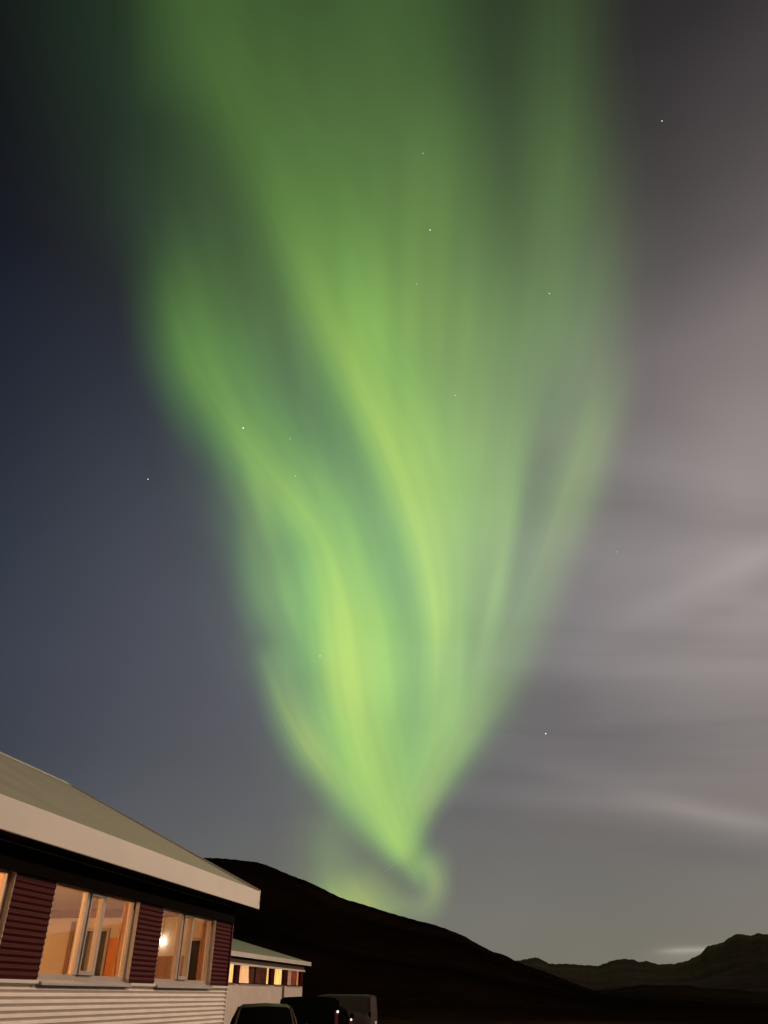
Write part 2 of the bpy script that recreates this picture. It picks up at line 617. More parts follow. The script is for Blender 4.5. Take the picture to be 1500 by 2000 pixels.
aur = empty('aurora', (0, 0, 0))
tag(aur, 'green northern lights fanning up across the sky from behind the dark hill', 'aurora')
RAYS = [
    # broad glow overhead
    ('glow_veil', [(560, -260, 210, 320, .052), (620, 0, 230, 330, .060), (690, 200, 220, 270, .080), (770, 400, 180, 220, .100), (830, 600, 140, 190, .135), (870, 800, 120, 150, .18),
                   (890, 1000, 105, 105, .19), (890, 1200, 120, 95, .17), (850, 1370, 130, 90, .16), (800, 1520, 95, 60, .13), (785, 1660, 40, 30, .08)], dict(hue=(.40, .26), pow_=2.4, cap=(0, .1))),
    # long middle streak
    ('light_ray', [(300, -220, 60, 170, .020), (400, 0, 70, 170, .032), (455, 160, 58, 150, .058), (525, 340, 48, 115, .085), (585, 480, 44, 95, .13), (648, 620, 46, 80, .20), (706, 750, 44, 72, .27),
                   (762, 870, 42, 74, .31), (806, 990, 40, 70, .30), (838, 1100, 34, 56, .28), (853, 1200, 27, 40, .29), (856, 1290, 26, 36, .21), (850, 1400, 30, 44, .13), (835, 1520, 36, 50, .08), (815, 1620, 30, 30, .05)], dict(hue=(.37, .14), cap=(0, .10))),
    # left streak, from its high curl down to the stem
    ('light_ray', [(330, 360, 55, 80, .008), (338, 500, 50, 90, .035), (350, 600, 46, 85, .09), (380, 700, 48, 85, .155), (438, 800, 48, 76, .175), (508, 890, 46, 70, .21), (572, 970, 46, 66, .25), (628, 1050, 42, 60, .28), (658, 1140, 48, 62, .36),
                   (675, 1230, 54, 68, .44), (683, 1320, 52, 70, .46), (700, 1420, 46, 66, .38), (728, 1520, 44, 60, .33), (760, 1600, 34, 44, .31), (790, 1660, 24, 30, .28), (815, 1710, 16, 22, .15), (830, 1750, 12, 16, .05)], dict(hue=(.28, .09), cap=(.12, .03))),
    # faint light between the two long streaks
    ('glow_veil', [(430, 300, 70, 80, .012), (490, 480, 80, 80, .036), (560, 650, 80, 80, .058), (630, 820, 75, 75, .085), (690, 980, 70, 75, .12), (740, 1130, 70, 75, .13), (775, 1270, 70, 70, .14), (785, 1400, 80, 60, .10), (790, 1520, 60, 50, .06)], dict(hue=(.38, .26), cap=(.2, .15))),
    # outer left fringe
    ('light_ray', [(480, 960, 44, 60, .012), (520, 1070, 46, 75, .075), (560, 1165, 42, 70, .155), (600, 1260, 40, 50, .13), (640, 1350, 40, 45, .06)], dict(hue=(.26, .20), cap=(.25, .2))),
    ('light_ray', [(505, 1240, 16, 30, .02), (530, 1310, 20, 36, .11), (565, 1390, 24, 44, .20), (606, 1460, 26, 50, .25), (660, 1530, 26, 48, .21), (715, 1600, 24, 40, .16), (770, 1660, 20, 30, .14), (805, 1700, 14, 20, .05)],
     dict(hue=(.40, .18), cap=(.1, .08))),
    # right streaks
    ('light_ray', [(1100, -200, 50, 60, .016), (1095, 0, 50, 60, .026), (1088, 200, 55, 65, .045), (1075, 400, 65, 75, .052), (1055, 600, 75, 80, .055), (1030, 760, 65, 45, .065), (1005, 900, 60, 24, .10), (993, 1020, 60, 17, .14),
                   (970, 1140, 50, 16, .12), (942, 1260, 44, 22, .07), (910, 1380, 44, 30, .04)], dict(hue=(.44, .20), cap=(0, .12))),
    ('glow_veil', [(1170, 380, 80, 60, .012), (1160, 560, 80, 55, .032), (1130, 720, 75, 60, .035), (1090, 880, 55, 60, .025), (1050, 1040, 50, 50, .03), (1020, 1200, 50, 45, .05), (980, 1320, 50, 40, .05)], dict(hue=(.50, .40), cap=(.25, .2))),
    ('light_ray', [(1215, 600, 55, 45, .012), (1195, 730, 44, 36, .05), (1155, 865, 36, 32, .10), (1114, 980, 34, 32, .12), (1078, 1080, 36, 34, .10), (1035, 1200, 42, 34, .07), (985, 1310, 50, 30, .09), (928, 1410, 58, 24, .14),
                   (874, 1490, 56, 22, .17), (835, 1560, 50, 20, .20), (805, 1630, 34, 18, .16), (812, 1690, 20, 16, .10)], dict(hue=(.46, .18), cap=(.2, .1))),
    ('light_ray', [(1000, 1040, 14, 12, .02), (978, 1140, 15, 12, .05), (955, 1240, 16, 13, .055), (932, 1340, 17, 15, .05), (905, 1430, 18, 18, .03)], dict(hue=(.50, .32), cap=(.25, .25))),
    ('light_ray', [(905, 1180, 14, 12, .01), (900, 1280, 15, 12, .04), (886, 1380, 16, 14, .05), (862, 1470, 18, 16, .03)], dict(hue=(.46, .28), cap=(.25, .25))),
    # curl at the foot, above the hill
    ('light_ray', [(815, 1650, 22, 24, .05), (836, 1685, 20, 24, .13), (850, 1720, 20, 18, .17), (838, 1762, 22, 20, .12), (790, 1790, 26, 26, .07), (730, 1800, 30, 30, .04)], dict(hue=(.48, .24), cap=(.2, .30))),
    ('light_ray', [(650, 1540, 36, 46, .02), (645, 1640, 50, 55, .05), (655, 1700, 50, 55, .09), (680, 1752, 50, 50, .24), (715, 1790, 50, 50, .25), (740, 1830, 50, 50, .1)], dict(hue=(.48, .12), cap=(.25, .1))),
    # dim green far left
    ('glow_veil', [(130, -260, 120, 130, .008), (170, 0, 110, 130, .011), (240, 250, 100, 110, .012), (300, 450, 80, 90, .012), (350, 620, 60, 60, .006)], dict(hue=(.22, .40), cap=(0, .2))),
]
def veil_sheet(name, xs_, ys_, T, parent, lift=0.5):
    """Diffuse airglow round the rays: a broad level sheet, brightness given on a coarse table of bearings"""
    T = np.array(T, float) / 1000.0                      # rows, cols, rgb
    nx2, ny2 = 220, 140
    X, Y = np.linspace(xs_[0], xs_[-1], nx2), np.linspace(ys_[0], ys_[-1], ny2)

    def up(K, src, dst):                                 # smooth monotone-ish interpolation along axis 0
        K = np.asarray(K)
        src = np.asarray(src, float)
        o = np.zeros((len(dst),) + K.shape[1:])
        for n2, v in enumerate(dst):
            i2 = min(max(np.searchsorted(src, v, 'right') - 1, 0), len(src) - 2)
            s2 = (v - src[i2]) / (src[i2 + 1] - src[i2])
            a2, b2_ = K[i2], K[i2 + 1]
            ta = (K[i2 + 1] - K[max(i2 - 1, 0)]) / (src[i2 + 1] - src[max(i2 - 1, 0)]) * (src[i2 + 1] - src[i2])
            tb = (K[min(i2 + 2, len(src) - 1)] - K[i2]) / (src[min(i2 + 2, len(src) - 1)] - src[i2]) * (src[i2 + 1] - src[i2])
            o[n2] = (2 * s2**3 - 3 * s2**2 + 1) * a2 + (s2**3 - 2 * s2**2 + s2) * ta + (-2 * s2**3 + 3 * s2**2) * b2_ + (s2**3 - s2**2) * tb
        return o
    F = up(T, ys_, Y)
    F = np.swapaxes(up(np.swapaxes(F, 0, 1), xs_, X), 0, 1)
    F = np.maximum(F, 0)
    # faint rays fanning out of the foot of the display
    GX_, GY_ = np.meshgrid(X, Y)
    ang = np.arctan2(GX_ - 790, 1960 - GY_)
    rng = np.random.RandomState(12)
    st = np.zeros_like(ang)
    for k in (34, 52, 78, 110, 150):
        st += np.sin(ang * k + rng.uniform(0, 6.28) + 0.8 * np.sin(GY_ / 260.0 + rng.uniform(0, 6.28))) * (0.5 + 0.5 * np.sin(GY_ / 330.0 + rng.uniform(0, 6.28)))
    F *= (1 + 0.07 * st * np.clip((1800 - GY_) / 300, 0, 1) * np.clip(GY_ / 500, 0.25, 1))[..., None]
    F = np.maximum(F, 0)
    P, G = [], []
    keep = F[..., 1] > 0.0015
    for j in range(ny2):
        P.append([tuple(sight(x, Y[j]) * (AURORA_H * (1 + lift) / max(sight(x, Y[j]).z, 0.035)) + Vector((0, 0, EYE))) for x in X])
    mb = MB()
    mb.grid(P)
    fs = [f for f in mb.f if any(keep[k // nx2, k % nx2] for k in f)]
    used = sorted({k for f in fs for k in f})
    ren = {k: n2 for n2, k in enumerate(used)}
    me = bpy.data.meshes.new(name)
    me.from_pydata([mb.v[k] for k in used], [], [tuple(ren[k] for k in f) for f in fs])
    for p in me.polygons:
        p.use_smooth = True
    Ff = F.reshape(-1, 3)[used]
    ca = me.color_attributes.new('glow', 'FLOAT_COLOR', 'POINT')
    ca.data.foreach_set('color', np.concatenate([Ff, np.ones((len(used), 1))], 1).astype(np.float32).ravel())
    me.materials.append(AUR_M)
    o = bpy.data.objects.new(name, me)
    col.objects.link(o)
    o.parent = parent
    return o


#VEIL_BEGIN
VEIL_X = [150, 200, 250, 300, 350, 400, 450, 500, 550, 600, 650, 700, 750, 800, 850, 900, 950, 1000, 1050, 1100, 1150, 1200, 1250, 1300, 1350]
VEIL_Y = [-250, 130, 250, 380, 500, 630, 750, 880, 980, 1080, 1180, 1280, 1360, 1450, 1540, 1640, 1760, 1880]
VEIL_T = [
    [(0, 0, 0), (0, 0, 0), (2, 4, 1), (8, 18, 4), (11, 26, 6), (11, 24, 6), (6, 14, 3), (1, 2, 0), (0, 0, 0), (0, 1, 0), (4, 10, 3), (9, 21, 5), (12, 28, 7), (11, 24, 6), (8, 19, 4), (3, 8, 2), (1, 2, 0), (0, 1, 0), (2, 4, 1), (3, 8, 2), (3, 8, 2), (1, 3, 1), (0, 1, 0), (0, 0, 0), (0, 0, 0)],
    [(0, 0, 0), (0, 0, 0), (2, 5, 1), (11, 26, 6), (16, 37, 9), (15, 34, 8), (9, 21, 5), (1, 3, 1), (0, 1, 0), (1, 1, 0), (6, 15, 4), (13, 30, 7), (17, 39, 9), (15, 35, 8), (12, 27, 6), (5, 11, 3), (1, 3, 1), (0, 1, 0), (3, 6, 1), (5, 11, 3), (5, 11, 3), (2, 4, 1), (0, 1, 0), (0, 0, 0), (0, 0, 0)],
    [(0, 0, 0), (0, 0, 0), (1, 3, 1), (3, 8, 2), (9, 21, 5), (11, 26, 6), (8, 19, 4), (2, 6, 1), (3, 7, 2), (4, 10, 3), (10, 24, 6), (17, 39, 9), (25, 56, 13), (28, 62, 15), (27, 60, 14), (16, 37, 9), (8, 18, 4), (2, 5, 1), (6, 15, 4), (9, 22, 5), (9, 21, 5), (4, 10, 2), (1, 3, 1), (0, 0, 0), (0, 0, 0)],
    [(0, 0, 0), (1, 1, 0), (3, 8, 2), (6, 14, 3), (12, 28, 7), (16, 37, 9), (14, 32, 8), (10, 23, 6), (10, 24, 6), (13, 29, 7), (17, 38, 9), (25, 55, 13), (37, 79, 19), (47, 98, 23), (47, 98, 24), (29, 64, 15), (14, 31, 8), (4, 9, 2), (10, 24, 6), (17, 37, 9), (18, 41, 10), (11, 25, 6), (3, 8, 2), (0, 1, 0), (0, 0, 0)],
    [(0, 0, 0), (0, 0, 0), (1, 3, 1), (7, 17, 4), (17, 38, 9), (22, 49, 12), (17, 38, 9), (14, 32, 8), (13, 30, 7), (22, 49, 12), (28, 62, 15), (41, 87, 21), (51, 106, 25), (61, 123, 30), (58, 118, 28), (38, 81, 20), (18, 41, 10), (5, 13, 3), (9, 20, 5), (14, 32, 8), (19, 44, 10), (14, 32, 8), (4, 10, 2), (1, 2, 0), (0, 0, 0)],
    [(0, 0, 0), (0, 0, 0), (2, 4, 1), (10, 23, 6), (23, 51, 12), (27, 60, 14), (25, 55, 13), (24, 52, 13), (19, 44, 10), (29, 63, 15), (37, 79, 19), (59, 120, 29), (66, 133, 32), (75, 148, 35), (74, 146, 35), (58, 119, 28), (35, 76, 18), (16, 37, 9), (14, 31, 8), (20, 45, 11), (23, 51, 12), (14, 33, 8), (3, 7, 2), (0, 1, 0), (0, 0, 0)],
    [(0, 0, 0), (0, 0, 0), (1, 2, 0), (5, 11, 3), (17, 39, 9), (27, 60, 14), (36, 77, 19), (36, 78, 19), (25, 55, 13), (25, 55, 13), (27, 60, 14), (38, 81, 19), (37, 78, 19), (45, 95, 23), (57, 117, 28), (56, 115, 28), (35, 76, 18), (10, 24, 6), (5, 13, 3), (19, 43, 10), (25, 55, 13), (13, 30, 7), (2, 5, 1), (0, 0, 0), (0, 0, 0)],
    [(0, 0, 0), (0, 0, 0), (0, 0, 0), (1, 1, 0), (5, 12, 3), (12, 27, 6), (39, 84, 20), (54, 111, 27), (36, 76, 18), (25, 55, 13), (23, 52, 12), (29, 63, 15), (21, 48, 11), (22, 49, 12), (38, 82, 20), (54, 111, 27), (42, 89, 21), (13, 30, 7), (8, 18, 4), (23, 51, 12), (22, 49, 12), (8, 18, 4), (1, 2, 0), (0, 0, 0), (0, 0, 0)],
    [(0, 0, 0), (0, 0, 0), (0, 0, 0), (0, 0, 0), (2, 5, 1), (8, 18, 4), (36, 78, 19), (84, 162, 39), (69, 137, 33), (52, 107, 26), (36, 77, 18), (37, 79, 19), (28, 62, 15), (14, 32, 8), (20, 44, 10), (32, 69, 17), (29, 62, 15), (13, 30, 7), (10, 24, 6), (18, 40, 10), (16, 36, 9), (7, 16, 4), (1, 3, 1), (0, 0, 0), (0, 0, 0)],
    [(0, 0, 0), (0, 0, 0), (0, 0, 0), (0, 0, 0), (0, 1, 0), (4, 9, 2), (17, 37, 9), (65, 130, 31), (67, 135, 32), (57, 117, 28), (37, 78, 19), (36, 76, 18), (31, 67, 16), (19, 44, 10), (10, 24, 6), (12, 27, 7), (4, 10, 2), (2, 5, 1), (2, 5, 1), (3, 7, 2), (3, 6, 1), (1, 3, 1), (0, 1, 0), (0, 0, 0), (0, 0, 0)],
    [(0, 0, 0), (0, 0, 0), (0, 0, 0), (0, 0, 0), (0, 0, 0), (2, 5, 1), (9, 21, 5), (46, 96, 23), (63, 127, 31), (44, 92, 22), (23, 52, 12), (17, 38, 9), (15, 35, 8), (11, 26, 6), (2, 6, 1), (2, 4, 1), (0, 0, 0), (0, 0, 0), (0, 0, 0), (0, 0, 0), (0, 0, 0), (0, 0, 0), (0, 0, 0), (0, 0, 0), (0, 0, 0)],
    [(0, 0, 0), (0, 0, 0), (0, 0, 0), (0, 0, 0), (0, 0, 0), (0, 1, 0), (4, 10, 2), (21, 47, 11), (45, 94, 22), (27, 59, 14), (19, 42, 10), (3, 6, 1), (2, 5, 1), (2, 4, 1), (0, 0, 0), (0, 0, 0), (0, 0, 0), (0, 0, 0), (0, 0, 0), (0, 0, 0), (0, 0, 0), (0, 0, 0), (0, 0, 0), (0, 0, 0), (0, 0, 0)],
    [(0, 0, 0), (0, 0, 0), (0, 0, 0), (0, 0, 0), (0, 0, 0), (0, 0, 0), (1, 4, 1), (7, 15, 4), (30, 66, 16), (37, 78, 19), (34, 73, 17), (3, 8, 2), (2, 5, 1), (1, 2, 1), (0, 0, 0), (0, 0, 0), (0, 0, 0), (0, 0, 0), (1, 1, 0), (0, 0, 0), (0, 0, 0), (0, 0, 0), (0, 0, 0), (0, 0, 0), (0, 0, 0)],
    [(0, 0, 0), (0, 0, 0), (0, 0, 0), (0, 0, 0), (0, 0, 0), (0, 0, 0), (0, 0, 0), (2, 6, 1), (14, 33, 8), (37, 79, 19), (30, 65, 16), (12, 27, 6), (10, 22, 5), (4, 10, 2), (0, 0, 0), (0, 0, 0), (0, 0, 0), (0, 0, 0), (0, 0, 0), (0, 0, 0), (0, 0, 0), (0, 0, 0), (0, 0, 0), (0, 0, 0), (0, 0, 0)],
    [(0, 0, 0), (0, 0, 0), (0, 0, 0), (0, 0, 0), (0, 0, 0), (0, 0, 0), (0, 0, 0), (1, 1, 0), (4, 9, 2), (13, 29, 7), (19, 43, 10), (10, 23, 5), (3, 7, 2), (1, 2, 1), (0, 0, 0), (0, 1, 0), (0, 0, 0), (0, 0, 0), (0, 0, 0), (0, 0, 0), (0, 0, 0), (0, 0, 0), (0, 0, 0), (0, 0, 0), (0, 0, 0)],
    [(0, 0, 0), (0, 0, 0), (0, 0, 0), (0, 0, 0), (0, 0, 0), (0, 0, 0), (0, 0, 0), (0, 0, 0), (1, 1, 0), (4, 8, 2), (20, 45, 11), (8, 18, 4), (0, 1, 0), (0, 0, 0), (1, 3, 1), (1, 3, 1), (0, 0, 0), (0, 0, 0), (0, 0, 0), (0, 0, 0), (0, 0, 0), (0, 0, 0), (0, 0, 0), (0, 0, 0), (0, 0, 0)],
    [(0, 0, 0), (0, 0, 0), (0, 0, 0), (0, 0, 0), (0, 0, 0), (0, 0, 0), (0, 0, 0), (0, 0, 0), (0, 1, 0), (2, 4, 1), (10, 23, 5), (4, 9, 2), (0, 0, 0), (0, 0, 0), (1, 1, 0), (1, 1, 0), (0, 0, 0), (0, 0, 0), (0, 0, 0), (0, 0, 0), (0, 0, 0), (0, 0, 0), (0, 0, 0), (0, 0, 0), (0, 0, 0)],
    [(0, 0, 0), (0, 0, 0), (0, 0, 0), (0, 0, 0), (0, 0, 0), (0, 0, 0), (0, 0, 0), (0, 0, 0), (0, 0, 0), (0, 0, 0), (0, 0, 0), (0, 0, 0), (0, 0, 0), (0, 0, 0), (0, 0, 0), (0, 0, 0), (0, 0, 0), (0, 0, 0), (0, 0, 0), (0, 0, 0), (0, 0, 0), (0, 0, 0), (0, 0, 0), (0, 0, 0), (0, 0, 0)],
]
veil_sheet('glow_veil', VEIL_X, VEIL_Y, VEIL_T, aur)
#VEIL_END
for i, (nm, K, kw) in enumerate(RAYS):
    ray_sheet(nm, K, aur, lift=0.03 * i, seed=40 + i, **kw)

# ------------------------------------------------------------------ stars
STARS = [(475, 836, 1.0, 'bright white star shining through the left green streak of the aurora'),
         (289, 936, .8, 'bluish star alone in the dark sky left of the aurora'),
         (840, 449, .8, 'small star in the upper middle of the green glow'),
         (1293, 236, .7, 'faint star high in the dark grey sky right of the aurora'),
         (1066, 1433, .95, 'bright star low over the grey clouds right of the aurora stem'),
         (1073, 573, .6, 'small star where the green veil fades to grey'),
         (826, 299, .45, 'faint star highest in the green glow overhead'),
         (814, 555, .4, 'faint star between the middle streak and the green veil'),
         (625, 1281, .6, 'tiny star on the brightest yellow green patch of the stem'),
         (566, 857, .45, 'tiny star right of the bright star in the left streak'),
         (577, 930, .45, 'tiny star on the lower right rim of the left streak'),
         (889, 772, .45, 'tiny star in the veil right of the middle streak'),
         (1205, 1078, .45, 'tiny star in the grey cloud right of the aurora')]
for x, y, s, lb in STARS:
    m = mat('starlight_%d' % int(s * 100), (0.02, 0.02, 0.02), emit=(0.9, 0.95, 1.0), emit_s=1.5 * s)
    m.cycles.emission_sampling = 'NONE'
    mb = MB()
    D = 90000.0
    rad = D * (0.55 + 0.6 * s) / 1502
    mb.lathe([(rad * math.sin(math.pi * k / 8), -rad * math.cos(math.pi * k / 8)) for k in range(9)], n=12)
    o = mb.build('star', m)
    o.location = sight(x, y) * D
    tag(o, lb, 'star', 'stars in the night sky')

# ------------------------------------------------------------------ buildings
DW = 5.5
AZW = R(9.6)
u_ = Vector((math.sin(AZW), math.cos(AZW), 0))
n_ = Vector((math.cos(AZW), -math.sin(AZW), 0))
ROT = R(90) - AZW


def corr(mb, x0, x1, z0, z1, y=0.0, pitch=0.0635, amp=0.0175, seg=8, sx=0.8):
    """sheet of corrugated iron, ribs level"""
    n = max(2, int((z1 - z0) / pitch * seg))
    xs_ = [x0 + (x1 - x0) * k / max(1, int((x1 - x0) / sx)) for k in range(max(1, int((x1 - x0) / sx)) + 1)]
    rows = []
    for i in range(n + 1):
        z = z0 + (z1 - z0) * i / n
        rows.append([(x, y - amp * math.cos(2 * math.pi * (z - 0.0) / pitch), z) for x in xs_])
    mb.grid(rows)


WHITE_IRON = mat('white_iron', (.76, .65, .575), 0.5, var=0.06, scale=2.5, stretch=(1, 1, 4))
RED_IRON = mat('red_iron', (.058, .0062, .0050), 0.5, spec=0.05, var=0.15, scale=2.5, stretch=(1, 1, 4))
WHITE_TRIM = mat('white_trim', (.74, .66, .58), 0.55, var=0.05, scale=3)
FASCIA_M = mat('painted_board', (.66, .58, .50), 0.6, var=0.09, scale=1.1, stretch=(.4, 1, 1))
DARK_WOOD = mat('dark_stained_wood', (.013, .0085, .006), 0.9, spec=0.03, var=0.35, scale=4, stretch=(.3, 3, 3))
ROOF_M = mat('grey_roof_sheet', (.31, .275, .215), 0.6, var=0.06, scale=1.2, spec=0.12, stretch=(1, .3, 1))
FRAME_M = mat('window_frame_paint', (.40, .31, .25), 0.5, var=0.06)
SILL_M = mat('grey_sill', (.42, .38, .35), 0.5, var=0.08)
WALL_IN = mat('cream_plaster', (.68, .54, .38), 0.9, var=0.05, scale=2)
CEIL_IN = mat('ceiling_paint', (.72, .60, .46), 0.9, var=0.04)
BROWN_TRIM = mat('brown_trim', (.26, .13, .065), 0.6, var=0.15)
BLACK_PANE = mat('night_pane', (.008, .008, .009), 0.08, var=0.1, spec=0.5)
CLEAR = glass('window_glass', (1, 1, 1), 0.5)
FLOOR_IN = mat('wood_floor', (.25, .15, .08), 0.5, var=0.2, scale=3, stretch=(.3, 3, 1))
CONC = mat('concrete', (.30, .28, .26), 0.9, var=0.15, scale=4, bump=0.3)

E_ = EYE
b1 = empty('corrugated_building', tuple(-DW * n_), ROT)
tag(b1, 'long white and dark red corrugated iron building under a pale roof, nearest on the left', 'building')
X0, X1 = -1.0, 15.5
Z_CAP = E_ + 0.135
Z_WIN0, Z_WIN1 = E_ + 0.165, E_ + 1.150
Z_SOF = E_ + 1.43
Z_FT = E_ + 1.71
WINS = [(-0.14, 2.16), (2.99, 5.29), (6.12, 8.42), (9.25, 11.55), (12.38, 14.68)]
WT = 0.16      # wall thickness
mb = MB()
mb.box(X0, X1, 0.0, 8.3, 0, 0.22)
mb.build('foundation', CONC, b1)
mb = MB()
corr(mb, X0, X1, 0.22, Z_CAP - 0.02, y=-0.014)
# gable end, same sheet wrapped round the corner
n = int((Z_CAP - 0.24) / 0.0635 * 8)
mb.grid([[(X1 + 0.014 + 0.011 * math.cos(2 * math.pi * (0.22 + (Z_CAP - 0.24) * i / n) / 0.0635), y, 0.22 + (Z_CAP - 0.24) * i / n) for y in (-0.02, 2, 4, 6, 8.3)] for i in range(n + 1)])
mb.build('white_cladding', WHITE_IRON, b1)
mb = MB()
ps = [X0] + [v for w in WINS for v in w] + [X1]
for a, b in zip(ps[::2], ps[1::2]):
    if b - a > 0.05:
        mb = MB()
        corr(mb, a, b, Z_CAP + 0.02, Z_WIN1 + 0.03, y=-0.010, amp=0.006)
        mb.build('red_panel', RED_IRON, b1)
mb = MB()
n = 100
zt = Z_SOF
mb.grid([[(X1 + 0.014 + 0.011 * math.cos(2 * math.pi * (Z_CAP + 0.02 + (zt - Z_CAP) * i / n) / 0.0635), y, Z_CAP + 0.02 + (zt - Z_CAP) * i / n) for y in (-0.02, 2, 4, 6, 8.3)] for i in range(n + 1)])
mb.build('red_panel', RED_IRON, b1)
# structural wall behind the sheets
mb = MB()
mb.box(X0, X1 - 0.01, 0.002, WT, 0.22, Z_WIN0 - 0.03)
mb.box(X0, X1 - 0.01, 0.002, WT, Z_WIN1 + 0.03, Z_SOF)
for a, b in zip(ps[::2], ps[1::2]):
    mb.box(a + 0.002, b - 0.002 if b < X1 else X1 - 0.01, 0.002, WT, Z_WIN0 - 0.03, Z_WIN1 + 0.03)
mb.build('front_wall', WHITE_TRIM, b1)
mb = MB()
mb.box(X1 - 0.15, X1 - 0.005, WT, 8.14, 0.22, Z_SOF)
mb.prism([(0.0, Z_SOF), (8.3, Z_SOF), (4.15, E_ + 3.55)], X1 - 0.15, X1 - 0.02, axis='x')
mb.build('gable_wall', WALL_IN, b1)
mb = MB()
mb.box(X0, X0 + 0.15, WT, 8.14, 0.22, Z_SOF)
mb.prism([(0.0, Z_SOF), (8.3, Z_SOF), (4.15, E_ + 3.55)], X0 + 0.02, X0 + 0.15, axis='x')
mb.box(X0, X1, 8.14, 8.3, 0.22, Z_SOF)
mb.build('rear_wall', WHITE_TRIM, b1)
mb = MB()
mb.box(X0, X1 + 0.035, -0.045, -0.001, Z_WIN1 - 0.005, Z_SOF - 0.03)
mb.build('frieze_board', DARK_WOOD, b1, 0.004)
for a, b in zip(ps[::2], ps[1::2]):
    mb = MB()
    mb.box(a + 0.0, b - 0.03 if b < X1 else X1 + 0.04, -0.055, -0.001, Z_CAP - 0.018, Z_CAP + 0.016)
    mb.build('cap_flashing', WHITE_TRIM, b1, 0.004)
for z0_, z1_, m_c in ((0.22, Z_CAP - 0.02, WHITE_IRON), (Z_CAP + 0.018, Z_WIN1 + 0.034, mat('red_flashing', (.07, .010, .014), 0.5))):
    mb = MB()
    mb.box(X1 + 0.0, X1 + 0.034, -0.034, 0.06, z0_, z1_)
    mb.build('corner_flashing', m_c, b1, 0.004)
# roof
RX0, RX1 = -1.5, 15.83
EV = 0.37
zr, yr = E_ + 3.90, 4.15
dz_ = zr - Z_FT
mb = MB()
th = 0.10
for sgn in (1, -1):
    def yy(y):
        return y if sgn == 1 else 2 * yr - y
    # standing seams every 0.6 m
    rows = []
    nseg = 60
    P0, P1 = [], []
    for k in range(nseg + 1):
        x = RX0 + (RX1 - RX0) * k / nseg
        P0.append((x, yy(-EV + 0.001), Z_FT - 0.004))
        P1.append((x, yy(yr), zr))
    Q0 = [(x, y, z - th) for x, y, z in P0]
    Q1 = [(x, y, z - th) for x, y, z in P1]
    mb.grid([P0, P1], smooth=False)
    mb.grid([Q0, Q1], smooth=False)
    mb.add([P0[0], P1[0], Q1[0], Q0[0]], [(0, 1, 2, 3)])
    mb.add([P0[-1], P1[-1], Q1[-1], Q0[-1]], [(0, 1, 2, 3)])
    mb.grid([P0, Q0], smooth=False)
roof1 = mb.build('roof', ROOF_M, b1)
mb = MB()
mb.prism([(yr - 0.16, zr - 0.07), (yr, zr + 0.03), (yr + 0.16, zr - 0.07), (yr, zr - 0.03)], RX0 - 0.01, RX1 + 0.01, axis='x')
mb.build('ridge_cap', mat('ridge_sheet', (.50, .45, .38), 0.5), roof1)
mb = MB()
for sgn in (1, -1):
    def yy(y):
        return y if sgn == 1 else 2 * yr - y
    a, b = (yy(-EV - 0.028), Z_FT), (yy(yr), zr)
    mb.prism([(a[0], a[1] + 0.025), (b[0], b[1] + 0.025), (b[0], b[1] - 0.24), (a[0], a[1] - 0.24)], RX1 + 0.001, RX1 + 0.03, axis='x')
mb.build('verge_board', FASCIA_M, roof1)
mb = MB()
mb.box(RX0, RX1 + 0.03, -EV - 0.028, -EV, Z_SOF - 0.025, Z_FT)
mb.box(RX0, RX1 + 0.03, 8.3 + EV, 8.3 + EV + 0.028, Z_SOF - 0.025, Z_FT)
mb.build('fascia', FASCIA_M, roof1, 0.005)
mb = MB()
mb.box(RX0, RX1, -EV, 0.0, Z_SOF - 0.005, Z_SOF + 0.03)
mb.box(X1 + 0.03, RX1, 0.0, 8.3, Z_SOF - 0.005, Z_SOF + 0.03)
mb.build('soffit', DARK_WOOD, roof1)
# inside
ZF = E_ - 0.62
ZC = E_ + 1.40
mb = MB()
mb.box(X0 + 0.15, X1 - 0.15, WT, 5.2, ZF - 0.1, ZF)
mb.build('floor_boards', FLOOR_IN, b1)
mb = MB()
mb.box(X0 + 0.15, X1 - 0.15, WT, 5.2, ZC, ZC + 0.05)
mb.build('ceiling', CEIL_IN, b1)
mb = MB()
mb.box(X0 + 0.15, X1 - 0.15, 5.2, 5.3, ZF, ZC)
mb.build('partition_wall', WALL_IN, b1)
GX = X1 - 0.15            # inner face of the gable wall
mb = MB()
mb.box(GX - 0.05, GX - 0.002, WT + 0.01, 5.19, ZC - 0.14, ZC - 0.002)
mb.build('cornice', BROWN_TRIM, b1)
mb = MB()
mb.box(GX - 0.03, GX - 0.002, 0.80, 2.05, ZF, E_ + 0.62)
mb.build('wainscot', mat('brown_panelling', (.30, .14, .06), 0.5, var=0.25, scale=2, stretch=(1, 6, .5)), b1)


def inner_window(y0, y1, z0, z1):
    m_ = MB()
    w = 0.05
    m_.box(GX - 0.04, GX - 0.004, y0 - w, y0, z0 - w, z1 + w)
    m_.box(GX - 0.04, GX - 0.004, y1, y1 + w, z0 - w, z1 + w)
    m_.box(GX - 0.04, GX - 0.004, y0, y1, z1, z1 + w)
    m_.box(GX - 0.04, GX - 0.004, y0, y1, z0 - w, z0)
    f = m_.build('gable_window', FRAME_M, b1)
    m_ = MB()
    m_.box(GX - 0.012, GX - 0.003, y0, y1, z0, z1)
    m_.build('pane', BLACK_PANE, f)


inner_window(0.42, 0.70, E_ + 0.16, E_ + 0.86)
inner_window(2.36, 2.86, E_ + 0.10, E_ + 1.04)
